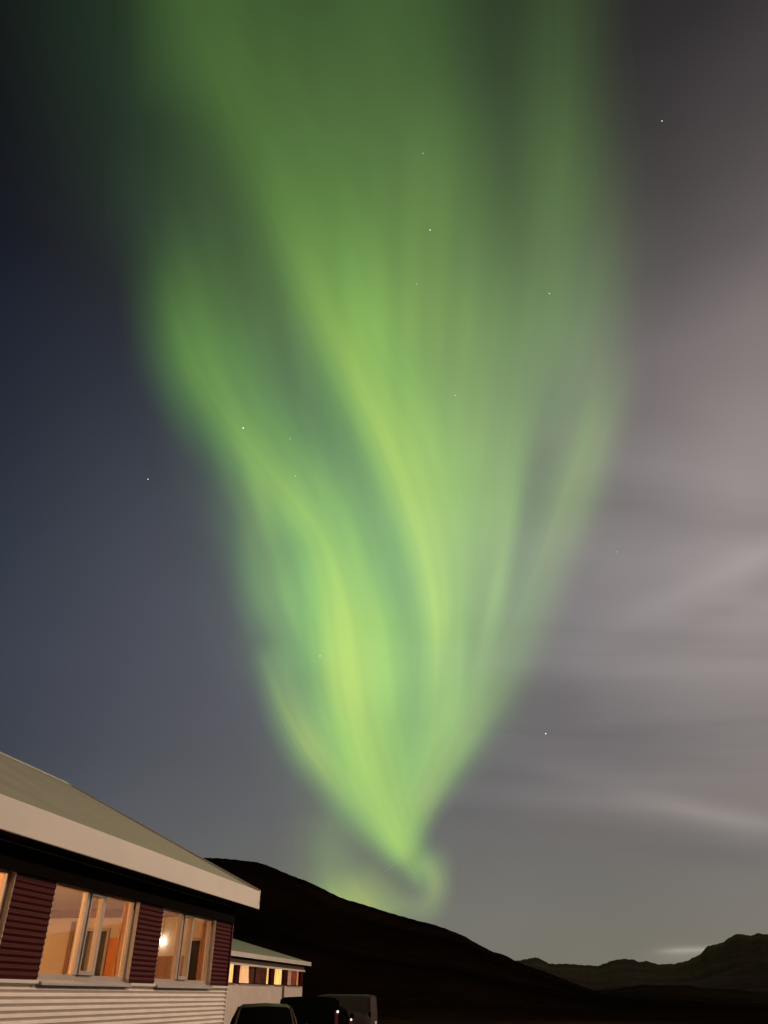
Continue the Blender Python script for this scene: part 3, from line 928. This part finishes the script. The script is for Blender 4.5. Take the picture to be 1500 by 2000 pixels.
# doorway through the gable wall, left of the dark window as one looks in
mb = MB()
mb.box(GX - 0.03, GX - 0.003, 3.04, 3.12, ZF, E_ + 1.2)
mb.box(GX - 0.03, GX - 0.003, 3.62, 3.70, ZF, E_ + 0.80)
mb.build('door_frame', BROWN_TRIM, b1)


def window(x0, x1):
    z0, z1 = Z_WIN0, Z_WIN1 + 0.032
    fw = 0.055
    y0, y1 = 0.06, 0.12
    c = (x0 + x1) / 2
    m_ = MB()
    m_.box(x0, x0 + fw, y0, y1, z0, z1)
    m_.box(x1 - fw, x1, y0, y1, z0, z1)
    m_.box(x0 + fw, x1 - fw, y0, y1, z1 - fw, z1)
    m_.box(x0 + fw, x1 - fw, y0, y1, z0, z0 + fw)
    root = m_.build('window', FRAME_M, b1, 0.004)
    for p, q in ((x0 - 0.001, x0 + 0.015), (x1 - 0.015, x1 + 0.001)):
        m_ = MB()
        m_.box(p, q, -0.006, y0, z0, z1 - 0.003)
        m_.build('reveal', FRAME_M, root)
    for p in (c - 0.22, c + 0.22):
        m_ = MB()
        m_.box(p - 0.038, p + 0.038, y0 - 0.012, y1, z0 + fw, z1 - fw)
        m_.build('mullion', FRAME_M, root, 0.004)
    m_ = MB()
    a, b = c - 0.182, c + 0.182
    m_.box(a, a + 0.03, y0 - 0.03, y1 - 0.02, z0 + fw, z1 - fw)
    m_.box(b - 0.03, b, y0 - 0.03, y1 - 0.02, z0 + fw, z1 - fw)
    m_.box(a + 0.03, b - 0.03, y0 - 0.03, y1 - 0.02, z0 + fw, z0 + fw + 0.045)
    m_.box(a + 0.03, b - 0.03, y0 - 0.03, y1 - 0.02, z1 - fw - 0.035, z1 - fw)
    m_.build('vent_sash', FRAME_M, root, 0.004)
    m_ = MB()
    for p, q in ((x0 + fw, c - 0.258), (c - 0.152, c + 0.152), (c + 0.258, x1 - fw)):
        m_.box(p, q, 0.087, 0.093, z0 + fw, z1 - fw)
    m_.build('pane', CLEAR, root)
    m_ = MB()
    m_.add([(x0 + .0, -0.075, z0 - 0.035), (x1 - .0, -0.075, z0 - 0.035), (x1 - .0, y0, z0 + 0.005), (x0 + .0, y0, z0 + 0.005),
            (x0 + .0, -0.075, z0 - 0.062), (x1 - .0, -0.075, z0 - 0.062), (x1 - .0, y0, z0 - 0.03), (x0 + .0, y0, z0 - 0.03)],
           [(0, 1, 2, 3), (4, 7, 6, 5), (0, 4, 5, 1), (1, 5, 6, 2), (3, 2, 6, 7), (0, 3, 7, 4)])
    m_.build('sill', SILL_M, root, 0.004)
    return root


for a, b in WINS:
    window(a, b)


def bworld(x, y, z, d=DW):
    return Vector((0, 0, z)) + u_ * x - n_ * (d + y)


CURT_O = bpy.data.materials.new('curtain_cloth')
CURT_O.use_nodes = True
_t = CURT_O.node_tree
_t.nodes.clear()
_o = N(_t, 'ShaderNodeOutputMaterial')
_d = N(_t, 'ShaderNodeBsdfDiffuse')
_l = N(_t, 'ShaderNodeBsdfTranslucent')
_x = N(_t, 'ShaderNodeMixShader')
_n = N(_t, 'ShaderNodeTexNoise')
_n.inputs['Scale'].default_value = 60
_c = MIX(_t, _n.outputs[0], (.62, .36, .19), (.74, .45, .25))
_t.links.new(_c, _d.inputs[0])
_t.links.new(_c, _l.inputs[0])
_x.inputs[0].default_value = 0.5
_t.links.new(_d.outputs[0], _x.inputs[1])
_t.links.new(_l.outputs[0], _x.inputs[2])
_t.links.new(_x.outputs[0], _o.inputs[0])


def curtain(name, loc, rot, width, z0, z1, m, folds=4, amp=0.025, flare=0.0, parent=None, lean=0.0):
    """hanging cloth; local x along the window"""
    mb_ = MB()
    nx_, nz_ = folds * 10, 10
    P = []
    for j in range(nz_ + 1):
        t = j / nz_
        row = []
        for i in range(nx_ + 1):
            s = i / nx_
            w = width * (1 + flare * (1 - t) ** 1.5)
            row.append((s * w - flare * width * 0.35 * (1 - t) ** 1.5 + lean * (1 - t), amp * math.sin(2 * math.pi * folds * s + 0.4 * math.sin(5 * t)) * (0.7 + 0.4 * (1 - t)), z0 + (z1 - z0) * t))
        P.append(row)
    mb_.grid(P)
    o = mb_.build(name, m, parent)
    o.location = loc
    o.rotation_euler = (0, 0, rot)
    return o


for (a, b), lb in zip(WINS[2:], ('orange lit curtain gathered at the right end of the leftmost window', 'peach curtain gathered at the right end of the wide middle window', 'peach curtain at the right end of the window nearest the building corner')):
    o = curtain('curtain', bworld(b + 0.03, 0.24, 0), ROT, 0.27, Z_WIN0 + 0.02, Z_WIN1 + 0.08, CURT_O, 4, 0.03)
    tag(o, lb, 'curtain', 'curtains in the near building')
    o2 = curtain('curtain', bworld(a - 0.10, 0.24, 0), ROT, 0.27, Z_WIN0 + 0.02, Z_WIN1 + 0.08, CURT_O, 4, 0.03) if a < 7 else None
    if o2:
        tag(o2, 'orange lit curtain at the left end of the leftmost window', 'curtain', 'curtains in the near building')

# orange wall hanging on the gable wall inside
hang = curtain('wall_hanging', bworld(GX - 0.05, 2.28, 0), ROT - R(90), 0.42, E_ + 0.18, E_ + 0.92, mat('orange_cloth', (.66, .24, .07), 0.9, var=0.12, scale=9), 2, 0.012)
tag(hang, 'bright orange cloth hanging beside the dark inner window of the middle window', 'wall hanging')


def lamp_fixture(name, loc, label, energy, color, glow, rad=0.09, drop=0.3, light_r=0.08):
    root = empty(name, loc)
    tag(root, label, 'ceiling lamp', None)
    m_ = MB()
    m_.lathe([(rad * math.sin(math.pi * k / 12), -rad * 0.62 * math.cos(math.pi * k / 12)) for k in range(13)], n=24)
    gm = mat(name + '_glow_%d' % int(glow * 10), (.8, .8, .8), emit=color, emit_s=glow)
    gm.cycles.emission_sampling = 'NONE'
    m_.build('globe', gm, root)
    m_ = MB()
    m_.tube([(0, 0, rad * 0.7), (0, 0, drop)], 0.008)
    m_.build('stem', mat('lamp_metal', (.3, .28, .25), 0.4, metal=0.8), root)
    m_ = MB()
    m_.lathe([(0.001, drop), (0.06, drop), (0.06, drop - 0.03), (0.03, drop - 0.04), (0.001, drop - 0.04)])
    m_.build('canopy', mat('lamp_metal', (.3, .28, .25)), root)
    if not energy:
        gm.cycles.emission_sampling = 'FRONT'
        return root
    ld = bpy.data.lights.new('lamp_light', 'POINT')
    ld.energy = energy
    ld.color = color
    ld.shadow_soft_size = light_r
    lo = bpy.data.objects.new('lamp_light', ld)
    lo.parent = root
    lo.location = (0, 0, -rad - 0.03)
    col.objects.link(lo)
    return root


# pendant seen through the corner window
kx = 1.25 / DW + 1
lamp_fixture('pendant_lamp', bworld(12.48 * kx, 1.25, E_ + 0.703 * kx), 'glowing white pendant lamp inside the window nearest the building corner', 0, (1.0, .93, .84), 26.0, 0.062, ZC - (E_ + 0.703 * kx))
lamp_fixture('ceiling_lamp', bworld(7.2, 2.2, ZC - 0.22), 'warm ceiling lamp inside behind the leftmost window', 420, (1.0, .58, .27), 4.0, 0.1, 0.22)
lamp_fixture('ceiling_lamp', bworld(11.2, 3.9, ZC - 0.2), 'warm ceiling lamp inside the middle window', 230, (1.0, .58, .27), 4.0, 0.1, 0.2)
lamp_fixture('ceiling_lamp', bworld(9.0, 0.95, ZC - 0.2), 'unseen warm fill lamp added close behind the red panel left of the middle window', 75, (1.0, .56, .25), 4.0, 0.1, 0.2)  # extra lamp out of sight, added to brighten the middle window's curtain

# ---- second building, further along
D2 = 12.7
b2 = empty('low_annex', tuple(-D2 * n_), ROT)
tag(b2, 'low white walled annex with a row of yellow lit curtained windows beyond the corner', 'building')
B0, B1 = 26.0, 48.2
mb = MB()
mb.box(B0, B1, 0.0, 9.0, -0.05, E_ + 0.44)
mb.build('white_wall', mat('white_render', (.68, .54, .45), 0.85, var=0.07, scale=1.5), b2)
W2 = [(34.2, 36.9), (37.4, 42.1), (42.7, 44.4), (45.1, 47.68)]
mb = MB()
seg = [B0] + [v for w in W2 for v in w] + [B1]
for a, b in zip(seg[::2], seg[1::2]):
    mb.box(a, b, -0.01, 0.12, E_ + 0.44, E_ + 1.16)
mb.box(B0, B1 - 0.01, 0.0, 0.12, E_ + 1.16, E_ + 1.40)
mb.build('red_panel', RED_IRON, b2)
mb = MB()
mb.box(B0, B1 - 0.002, 2.4, 9.0, E_ + 0.44, E_ + 1.4)
mb.box(B1 - 0.12, B1 - 0.003, 0.12, 2.4, E_ + 0.44, E_ + 1.4)
mb.box(B0, B1 - 0.12, 0.121, 2.4, E_ + 1.22, E_ + 1.4)
mb.build('inner_wall', mat('dark_room_wall', (.16, .075, .085), 0.9, var=.3, scale=3), b2)
mb = MB()
mb.box(B0, B1 + 0.1, -0.09, -0.011, E_ + 1.14, E_ + 1.215)
mb.build('head_trim', WHITE_TRIM, b2)
mb = MB()
mb.box(B0, B1 + 0.02, -0.05, -0.002, E_ + 1.217, E_ + 1.40)
mb.build('frieze_board', mat('brown_board', (.10, .055, .032), 0.7, var=0.2), b2)
rz0, rzr, ryr = E_ + 1.60, E_ + 2.95, 4.9
RB1 = 48.85
mb = MB()
ov = 0.25
mb.grid([[(x, -ov, rz0) for x in (B0 - .3, RB1)], [(x, ryr, rzr) for x in (B0 - .3, RB1)], [(x, 2 * ryr + ov, rz0) for x in (B0 - .3, RB1)]], smooth=False)
mb.grid([[(x, -ov, rz0 - .14) for x in (B0 - .3, RB1)], [(x, ryr, rzr - .14) for x in (B0 - .3, RB1)], [(x, 2 * ryr + ov, rz0 - .14) for x in (B0 - .3, RB1)]], smooth=False)
for x in (B0 - .3, RB1):
    mb.add([(x, -ov, rz0), (x, ryr, rzr), (x, 2 * ryr + ov, rz0), (x, 2 * ryr + ov, rz0 - .14), (x, ryr, rzr - .14), (x, -ov, rz0 - .14)], [(0, 1, 4, 5), (1, 2, 3, 4)])
r2 = mb.build('roof', ROOF_M, b2)
mb = MB()
mb.box(B0 - .3, RB1 + 0.01, -ov - 0.03, -ov - 0.001, rz0 - 0.17, rz0 + 0.015)
mb.build('fascia', FASCIA_M, r2)
mb = MB()
mb.box(B0 - .3, RB1, -ov, -0.01, rz0 - 0.172, rz0 - 0.145)
mb.build('soffit', DARK_WOOD, r2)
mb = MB()
mb.prism([(0.0, E_ + 1.4), (2 * ryr, E_ + 1.4), (ryr, E_ + 2.75)], B1 - 0.12, B1 - 0.01, axis='x')
mb.build('gable', WHITE_TRIM, b2)
mb = MB()
mb.tube([(44.27, -0.06, 0), (44.27, -0.06, E_ + 0.44)], 0.05)
mb.build('downpipe', mat('brown_pipe', (.14, .085, .055), 0.5), b2)
for a, b in W2:
    m_ = MB()
    m_.box(a, a + .05, 0.02, .08, E_ + .441, E_ + 1.139)
    m_.box(b - .05, b, 0.02, .08, E_ + .441, E_ + 1.139)
    m_.box(a + .05, b - .05, 0.02, .08, E_ + .441, E_ + .49)
    if b - a > 4:
        m_.box((a + b) / 2 - .03, (a + b) / 2 + .03, 0.02, .08, E_ + .49, E_ + 1.139)
    root = m_.build('window', DARK_WOOD, b2)
    m_ = MB()
    m_.box(a + .05, b - .05, 0.045, 0.052, E_ + .49, E_ + 1.139)
    m_.build('pane', CLEAR, root)
    m_ = MB()
    m_.box(a, b, -0.06, 0.02, E_ + .425, E_ + .45)
    m_.build('sill', SILL_M, root)


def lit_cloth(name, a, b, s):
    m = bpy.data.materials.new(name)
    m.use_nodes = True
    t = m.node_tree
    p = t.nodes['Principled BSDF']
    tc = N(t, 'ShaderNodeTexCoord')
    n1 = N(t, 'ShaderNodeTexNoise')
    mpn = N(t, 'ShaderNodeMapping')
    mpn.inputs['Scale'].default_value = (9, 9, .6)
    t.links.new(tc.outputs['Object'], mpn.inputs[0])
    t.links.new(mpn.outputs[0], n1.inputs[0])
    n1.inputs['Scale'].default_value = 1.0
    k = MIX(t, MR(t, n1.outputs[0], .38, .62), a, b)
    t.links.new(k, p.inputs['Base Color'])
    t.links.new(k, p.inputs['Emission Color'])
    p.inputs['Emission Strength'].default_value = s  # emission stands in for room light coming through the curtain
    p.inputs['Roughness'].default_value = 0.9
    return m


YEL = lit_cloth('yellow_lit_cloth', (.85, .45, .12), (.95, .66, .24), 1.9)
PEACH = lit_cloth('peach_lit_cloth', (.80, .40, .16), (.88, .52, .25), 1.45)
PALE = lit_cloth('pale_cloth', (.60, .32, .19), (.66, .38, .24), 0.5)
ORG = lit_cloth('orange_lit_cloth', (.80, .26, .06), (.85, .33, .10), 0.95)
for x0, x1, m, fl_, ln, lb in [(35.3, 36.86, YEL, 0, 0, 'bright yellow lit curtain beside the near building corner, leftmost in the annex'),
                               (37.45, 38.6, PEACH, .28, 0, 'peach lit curtain flaring at its foot, second from the left in the annex'),
                               (41.45, 42.05, YEL, 0, 0, 'narrow yellow curtain at the right end of the wide dark annex window'),
                               (42.75, 44.35, YEL, 0, 0, 'wide yellow lit curtain filling the annex window above the downpipe'),
                               (45.15, 45.75, PALE, 0, 0, 'narrow dull pinkish curtain right of the downpipe'),
                               (46.98, 47.6, ORG, .0, 0, 'narrow orange lit curtain at the far right end of the annex')]:
    x0, x1 = x0 * 1.0134, x1 * 1.0134
    o = curtain('curtain', bworld(x0, 0.17, 0, D2), ROT, x1 - x0, E_ + 0.47, E_ + 1.18, m, 5, 0.02, flare=fl_)
    tag(o, lb, 'curtain', 'curtains in the far annex')


lamp_fixture('ceiling_lamp', bworld(47.25, 1.1, E_ + 1.02, D2), 'unseen warm fill lamp added inside the annex behind its widest yellow curtain', 40, (1.0, .58, .30), 4.0, 0.09, 0.2)  # added fill light hidden by the curtain, lifts the dark room walls

# ------------------------------------------------------------------ vehicles
TYRE = mat('tyre_rubber', (.015, .015, .015), 0.85)
RIM = mat('alloy_rim', (.35, .35, .36), 0.35, metal=0.9)
CARGLASS = mat('tinted_car_glass', (.004, .004, .004), 0.12, spec=0.0, var=0.05)
BLACKPL = mat('black_plastic', (.012, .012, .012), 0.6)
LAMP_CL = mat('headlamp_glass', (.4, .4, .4), 0.1, spec=0.8)
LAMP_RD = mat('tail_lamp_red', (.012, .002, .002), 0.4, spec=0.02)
LAMP_GLINT = mat('tail_lamp_glint', (.10, .008, .008), 0.3, emit=(1, .25, .28), emit_s=0.02)  # weak red emission painted in for light caught by the lamp glass
GLINT_BEAD = mat('tail_glint_bead', (.8, .8, .8), 0.2, emit=(1, .88, .78), emit_s=1.3)  # emission paints a reflected glint on the tail lamp glass
PLATE = mat('plate_white', (.6, .6, .58), 0.5)


def car(name, loc, rz, label, cat, paint, L=4.3, Wd=1.78, H=1.5, belt=0.93, hood=0.92, boxy=0.0, panel=False, lit=(), lamp_top=None, group='vehicles parked beyond the building corner'):
    """x forward, nose at +L/2"""
    root = empty(name, loc, rz)
    tag(root, label, cat, group)
    h = L / 2
    w = Wd / 2
    gc = 0.19
    # ---- lower body: stations x, underside, top, half width
    if boxy:
        stn = [(-h, .42, belt - .02, w * .93), (-h + .05, .30, belt, w * .975), (-h + .35, gc, belt, w), (0, gc, belt, w), (h * .42, gc, belt, w), (h * .60, gc, hood + .02, w), (h - .35, gc, hood - .06, w * .97), (h - .1, .26, hood - .20, w * .90), (h, .36, .58, w * .80)]
    else:
        stn = [(-h, .42, belt - .10, w * .86), (-h + .08, .30, belt - .02, w * .93), (-h + .4, gc, belt + .02, w * .98), (0, gc, belt, w), (h * .36, gc, belt - .01, w), (h * .50, gc, hood, w * .99), (h - .55, gc, hood - .08, w * .96), (h - .16, .25, hood - .20, w * .87), (h, .34, .56, w * .74)]
    P = []
    for x, zb, zt, hw in stn:
        P.append([(x, -hw * .93, zb), (x, -hw, zb + .16), (x, -hw, (zb + zt) / 2 + .04), (x, -hw * .965, zt - .05), (x, -hw * .90, zt), (x, -hw * .5, zt + .022), (x, 0, zt + .03),
                  (x, hw * .5, zt + .022), (x, hw * .90, zt), (x, hw * .965, zt - .05), (x, hw, (zb + zt) / 2 + .04), (x, hw, zb + .16), (x, hw * .93, zb)])
    m_ = MB()
    m_.grid(P)
    m_.add(P[0], [tuple(range(13))])
    m_.add(P[-1], [tuple(range(13))])
    m_.add([P[i][0] for i in range(len(P))] + [P[i][12] for i in range(len(P))], [(i, i + 1, len(P) + i + 1, len(P) + i) for i in range(len(P) - 1)])
    m_.build('body', paint, root)
    # ---- cabin (glass house) stations: x, z roof, half width at roof
    if boxy:
        cs = [(-h + .05, belt, w * .95), (-h + .09, H - .025, w * .91), (-h + .45, H, w * .91), (0, H + .01, w * .90), (h * .14, H - .02, w * .83), (h * .50, belt - .01, w * .80)]
    else:
        cs = [(-h + .06, belt - .02, w * .84), (-h + .46, H - .10, w * .68), (-h + .95, H - .01, w * .68), (-.15, H, w * .68), (h * .10, H - .06, w * .66), (h * .52, belt - .03, w * .78)]
    P = []
    for x, z, hw in cs:
        zb = belt - .06
        bw = w * .93
        t = max(0, (z - zb)) / (H - zb)
        yb = bw if t > .3 else hw
        P.append([(x, -yb, zb), (x, -(yb * .55 + hw * .45), zb + (z - zb) * .5), (x, -hw, z - .05 * t), (x, -hw + .09 * t, z), (x, 0, z + .025 * t), (x, hw - .09 * t, z), (x, hw, z - .05 * t), (x, yb * .55 + hw * .45, zb + (z - zb) * .5), (x, yb, zb)])
    m_ = MB()
    m_.grid(P)
    m_.build('cabin_glass', CARGLASS, root)
    # roof panel, pillars
    m_ = MB()
    RP = [[(x, y * 1.012, z + .012) for x, y, z in row[2:7]] for row in P[1:-1]]
    RB = [[(x, y, z - .012) for x, y, z in row] for row in RP]
    m_.grid(RP)
    m_.grid(RB)
    for a_, b_ in ((RP[0], RB[0]), (RP[-1], RB[-1])):
        m_.grid([a_, b_], smooth=False)
    for e in (0, 4):
        m_.grid([[r_[e] for r_ in RP], [r_[e] for r_ in RB]], smooth=False)
    m_.build('roof_panel', paint, root)
    for s in (0, 1):
        i2 = 2 if s == 0 else 6
        i1 = 1 if s == 0 else 7
        i0 = 0 if s == 0 else 8
        for st in (1, 3, 4) if not panel else (1, 4):
            top = P[st][i2]
            if st == 1:
                lo = P[0][i2]
            elif st == 4:
                lo = P[5][i2]
            else:
                lo = P[st][i0]
            pts = [lo, P[st][i1] if st == 3 else tuple((Vector(lo) + Vector(top)) / 2), top]
            m_ = MB()
            m_.tube([tuple(Vector(p) * 1.0 + Vector((0, (-.008 if s == 0 else .008), .004))) for p in pts], .034, 8)
            m_.build('pillar', paint, root)
    if panel:   # closed load bay
        for s in (-1, 1):
            i = (0, 1, 2) if s < 0 else (8, 7, 6)
            m_ = MB()
            m_.grid([[(x_, y_ + s * .014, z_) for x_, y_, z_ in (P[st][i[0]], P[st][i[1]], P[st][i[2]])] for st in (1, 2, 3)], smooth=True)
            m_.build('side_panel', paint, root)
        m_ = MB()
        m_.grid([[(x_ - .012, y_, z_) for x_, y_, z_ in (P[st][2], P[st][4], P[st][6])] for st in (0, 1)])
        m_.build('rear_door', paint, root)
    # wheels
    for sx in (-1, 1):
        for sy in (-1, 1):
            c = (sx * (h - .78), sy * (w - .11), .315)
            m_ = MB()
            m_.lathe([(.20, -.10), (.28, -.105), (.315, -.08), (.318, 0), (.315, .08), (.28, .105), (.20, .10)], c, 'y', 28)
            wh = m_.build('wheel', TYRE, root)
            m_ = MB()
            m_.lathe([(.001, sy * .075), (.06, sy * .085), (.08, sy * .06), (.19, sy * .07), (.21, sy * .098)], c, 'y', 28)
            m_.build('rim', RIM, wh)
    # lamps
    for k, sy in enumerate((-1, 1)):
        m_ = MB()
        m_.lathe([(.001, h - .17), (.09, h - .19), (.115, h - .30), (.10, h - .34)], (0, sy * w * .66, hood - .27), 'x', 16)
        m_.build('headlight', LAMP_CL, root)
        m_ = MB()
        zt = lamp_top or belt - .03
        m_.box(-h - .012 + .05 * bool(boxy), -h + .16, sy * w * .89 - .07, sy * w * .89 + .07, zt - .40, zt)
        tl = m_.build('tail_light', LAMP_GLINT if sy in lit else LAMP_RD, root, .02)
        if sy in lit:  # sides listed in lit get an emissive bead as a painted glint
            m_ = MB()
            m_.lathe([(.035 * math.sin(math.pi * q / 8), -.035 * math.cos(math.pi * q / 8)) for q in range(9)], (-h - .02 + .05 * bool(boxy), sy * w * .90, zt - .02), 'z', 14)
            m_.build('glint_bead', GLINT_BEAD, tl)
        m_ = MB()
        m_.lathe([(.001, -.06), (.07, -.055), (.10, 0), (.085, .045), (.001, .055)], (h * .36, sy * (w + .09), belt + .06), 'x', 14)
        m_.build('mirror', paint, root)
        for xx in (-h * .28, h * .12):
            m_ = MB()
            m_.box(xx, xx + .17, sy * (w + .001) - .014, sy * (w + .001) + .014, belt - .16, belt - .13)
            m_.build('handle', BLACKPL, root, .005)
    m_ = MB()
    m_.box(-h - .05, -h + .2, -w * .86, w * .86, .30, .50)
    m_.build('bumper', BLACKPL, root, .03)
    m_ = MB()
    m_.box(h - .2, h + .03, -w * .72, w * .72, .24, .44)
    m_.build('bumper', BLACKPL, root, .03)
    m_ = MB()
    m_.box(h + .001, h + .036, -.26, .26, .46, .56)
    m_.build('number_plate', PLATE, root)
    m_ = MB()
    m_.box(-h - .066, -h - .03, -.26, .26, .54, .65)
    m_.build('number_plate', PLATE, root)
    return root


def spot(px, r, z=0.0):
    d = sight(px, 1945)
    v = Vector((d.x, d.y, 0)).normalized() * r
    return (v.x, v.y, z)


TAN = mat('tan_car_paint', (.055, .034, .020), 0.5, metal=0.0, var=0.05, spec=0.06)
BLK = mat('black_car_paint', (.004, .004, .004), 0.5, var=0.05, spec=0.0)
DKR = mat('dark_car_paint', (.007, .005, .005), 0.5, var=0.05, spec=0.0)
GRY = mat('grey_van_paint', (.060, .048, .040), 0.6, var=0.08, spec=0.05)
car('parked_car', spot(519, 23.0), R(-82), 'tan hatchback with a broad dark windscreen parked just past the building corner', 'car', TAN, 4.1, 1.84, 1.47)
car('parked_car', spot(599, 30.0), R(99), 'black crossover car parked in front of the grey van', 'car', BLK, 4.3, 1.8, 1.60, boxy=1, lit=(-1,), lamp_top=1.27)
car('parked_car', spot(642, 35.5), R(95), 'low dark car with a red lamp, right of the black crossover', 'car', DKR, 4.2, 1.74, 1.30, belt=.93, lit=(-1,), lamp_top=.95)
car('parked_van', spot(640, 44.0), R(172), 'grey windowless panel van standing behind the dark cars', 'van', GRY, 4.6, 1.9, 1.68, belt=1.05, hood=1.0, boxy=1, panel=True)


# ------------------------------------------------------------------ yard lamps (stand out of the picture, light the walls)
def yard_lamp(loc, energy, label, aim, ht):
    root = empty('yard_lamp', loc)
    tag(root, label, 'lamp', 'yard lamps')
    m_ = MB()
    m_.tube([(0, 0, 0), (0, 0, 1.2), (0, 0, ht)], [.09, .075, .05], 14)
    m_.build('pole', mat('galvanised_steel', (.35, .35, .35), 0.45, metal=0.8), root)
    d = Vector((aim[0] - loc[0], aim[1] - loc[1], 0)).normalized()
    m_ = MB()
    m_.tube([(0, 0, ht - .05), (d.x * .4, d.y * .4, ht + .06), (d.x * .9, d.y * .9, ht + .08)], .035, 10)
    m_.build('arm', MATS['galvanised_steel'], root)
    c = (d.x * 1.1, d.y * 1.1, ht + .06)
    m_ = MB()
    m_.lathe([(.001, .10), (.14, .09), (.24, .02), (.26, -.02), (.22, -.02)], c, 'z', 24)
    m_.build('lamp_head', MATS['galvanised_steel'], root)
    m_ = MB()
    m_.lathe([(.001, -.075), (.12, -.065), (.21, -.025), (.001, -.02)], c, 'z', 24)
    lm = mat('yard_lamp_lens', (.8, .8, .8), emit=(1, .72, .45), emit_s=12)
    lm.cycles.emission_sampling = 'NONE'
    m_.build('lens', lm, root)
    ld = bpy.data.lights.new('yard_light', 'SPOT')
    ld.energy = energy
    ld.color = (1.0, .76, .56)
    ld.spot_size = R(150)
    ld.spot_blend = 0.5
    ld.shadow_soft_size = 0.12
    lo = bpy.data.objects.new('yard_light', ld)
    lo.parent = root
    lo.location = (c[0], c[1], c[2] - .12)
    t = (Vector((aim[0], aim[1], aim[2])) - Vector(loc) - Vector(lo.location)).normalized()
    lo.rotation_euler = t.to_track_quat('-Z', 'Y').to_euler()
    col.objects.link(lo)
    return root


yard_lamp((15, 11, 0), 10500, 'tall steel yard lamp lighting the near building', (-2.5, 14, 1.5), 17.0)
yard_lamp((27, 38, 0), 22000, 'tall steel yard lamp lighting the far annex', (-6, 42, 1.2), 13.0)
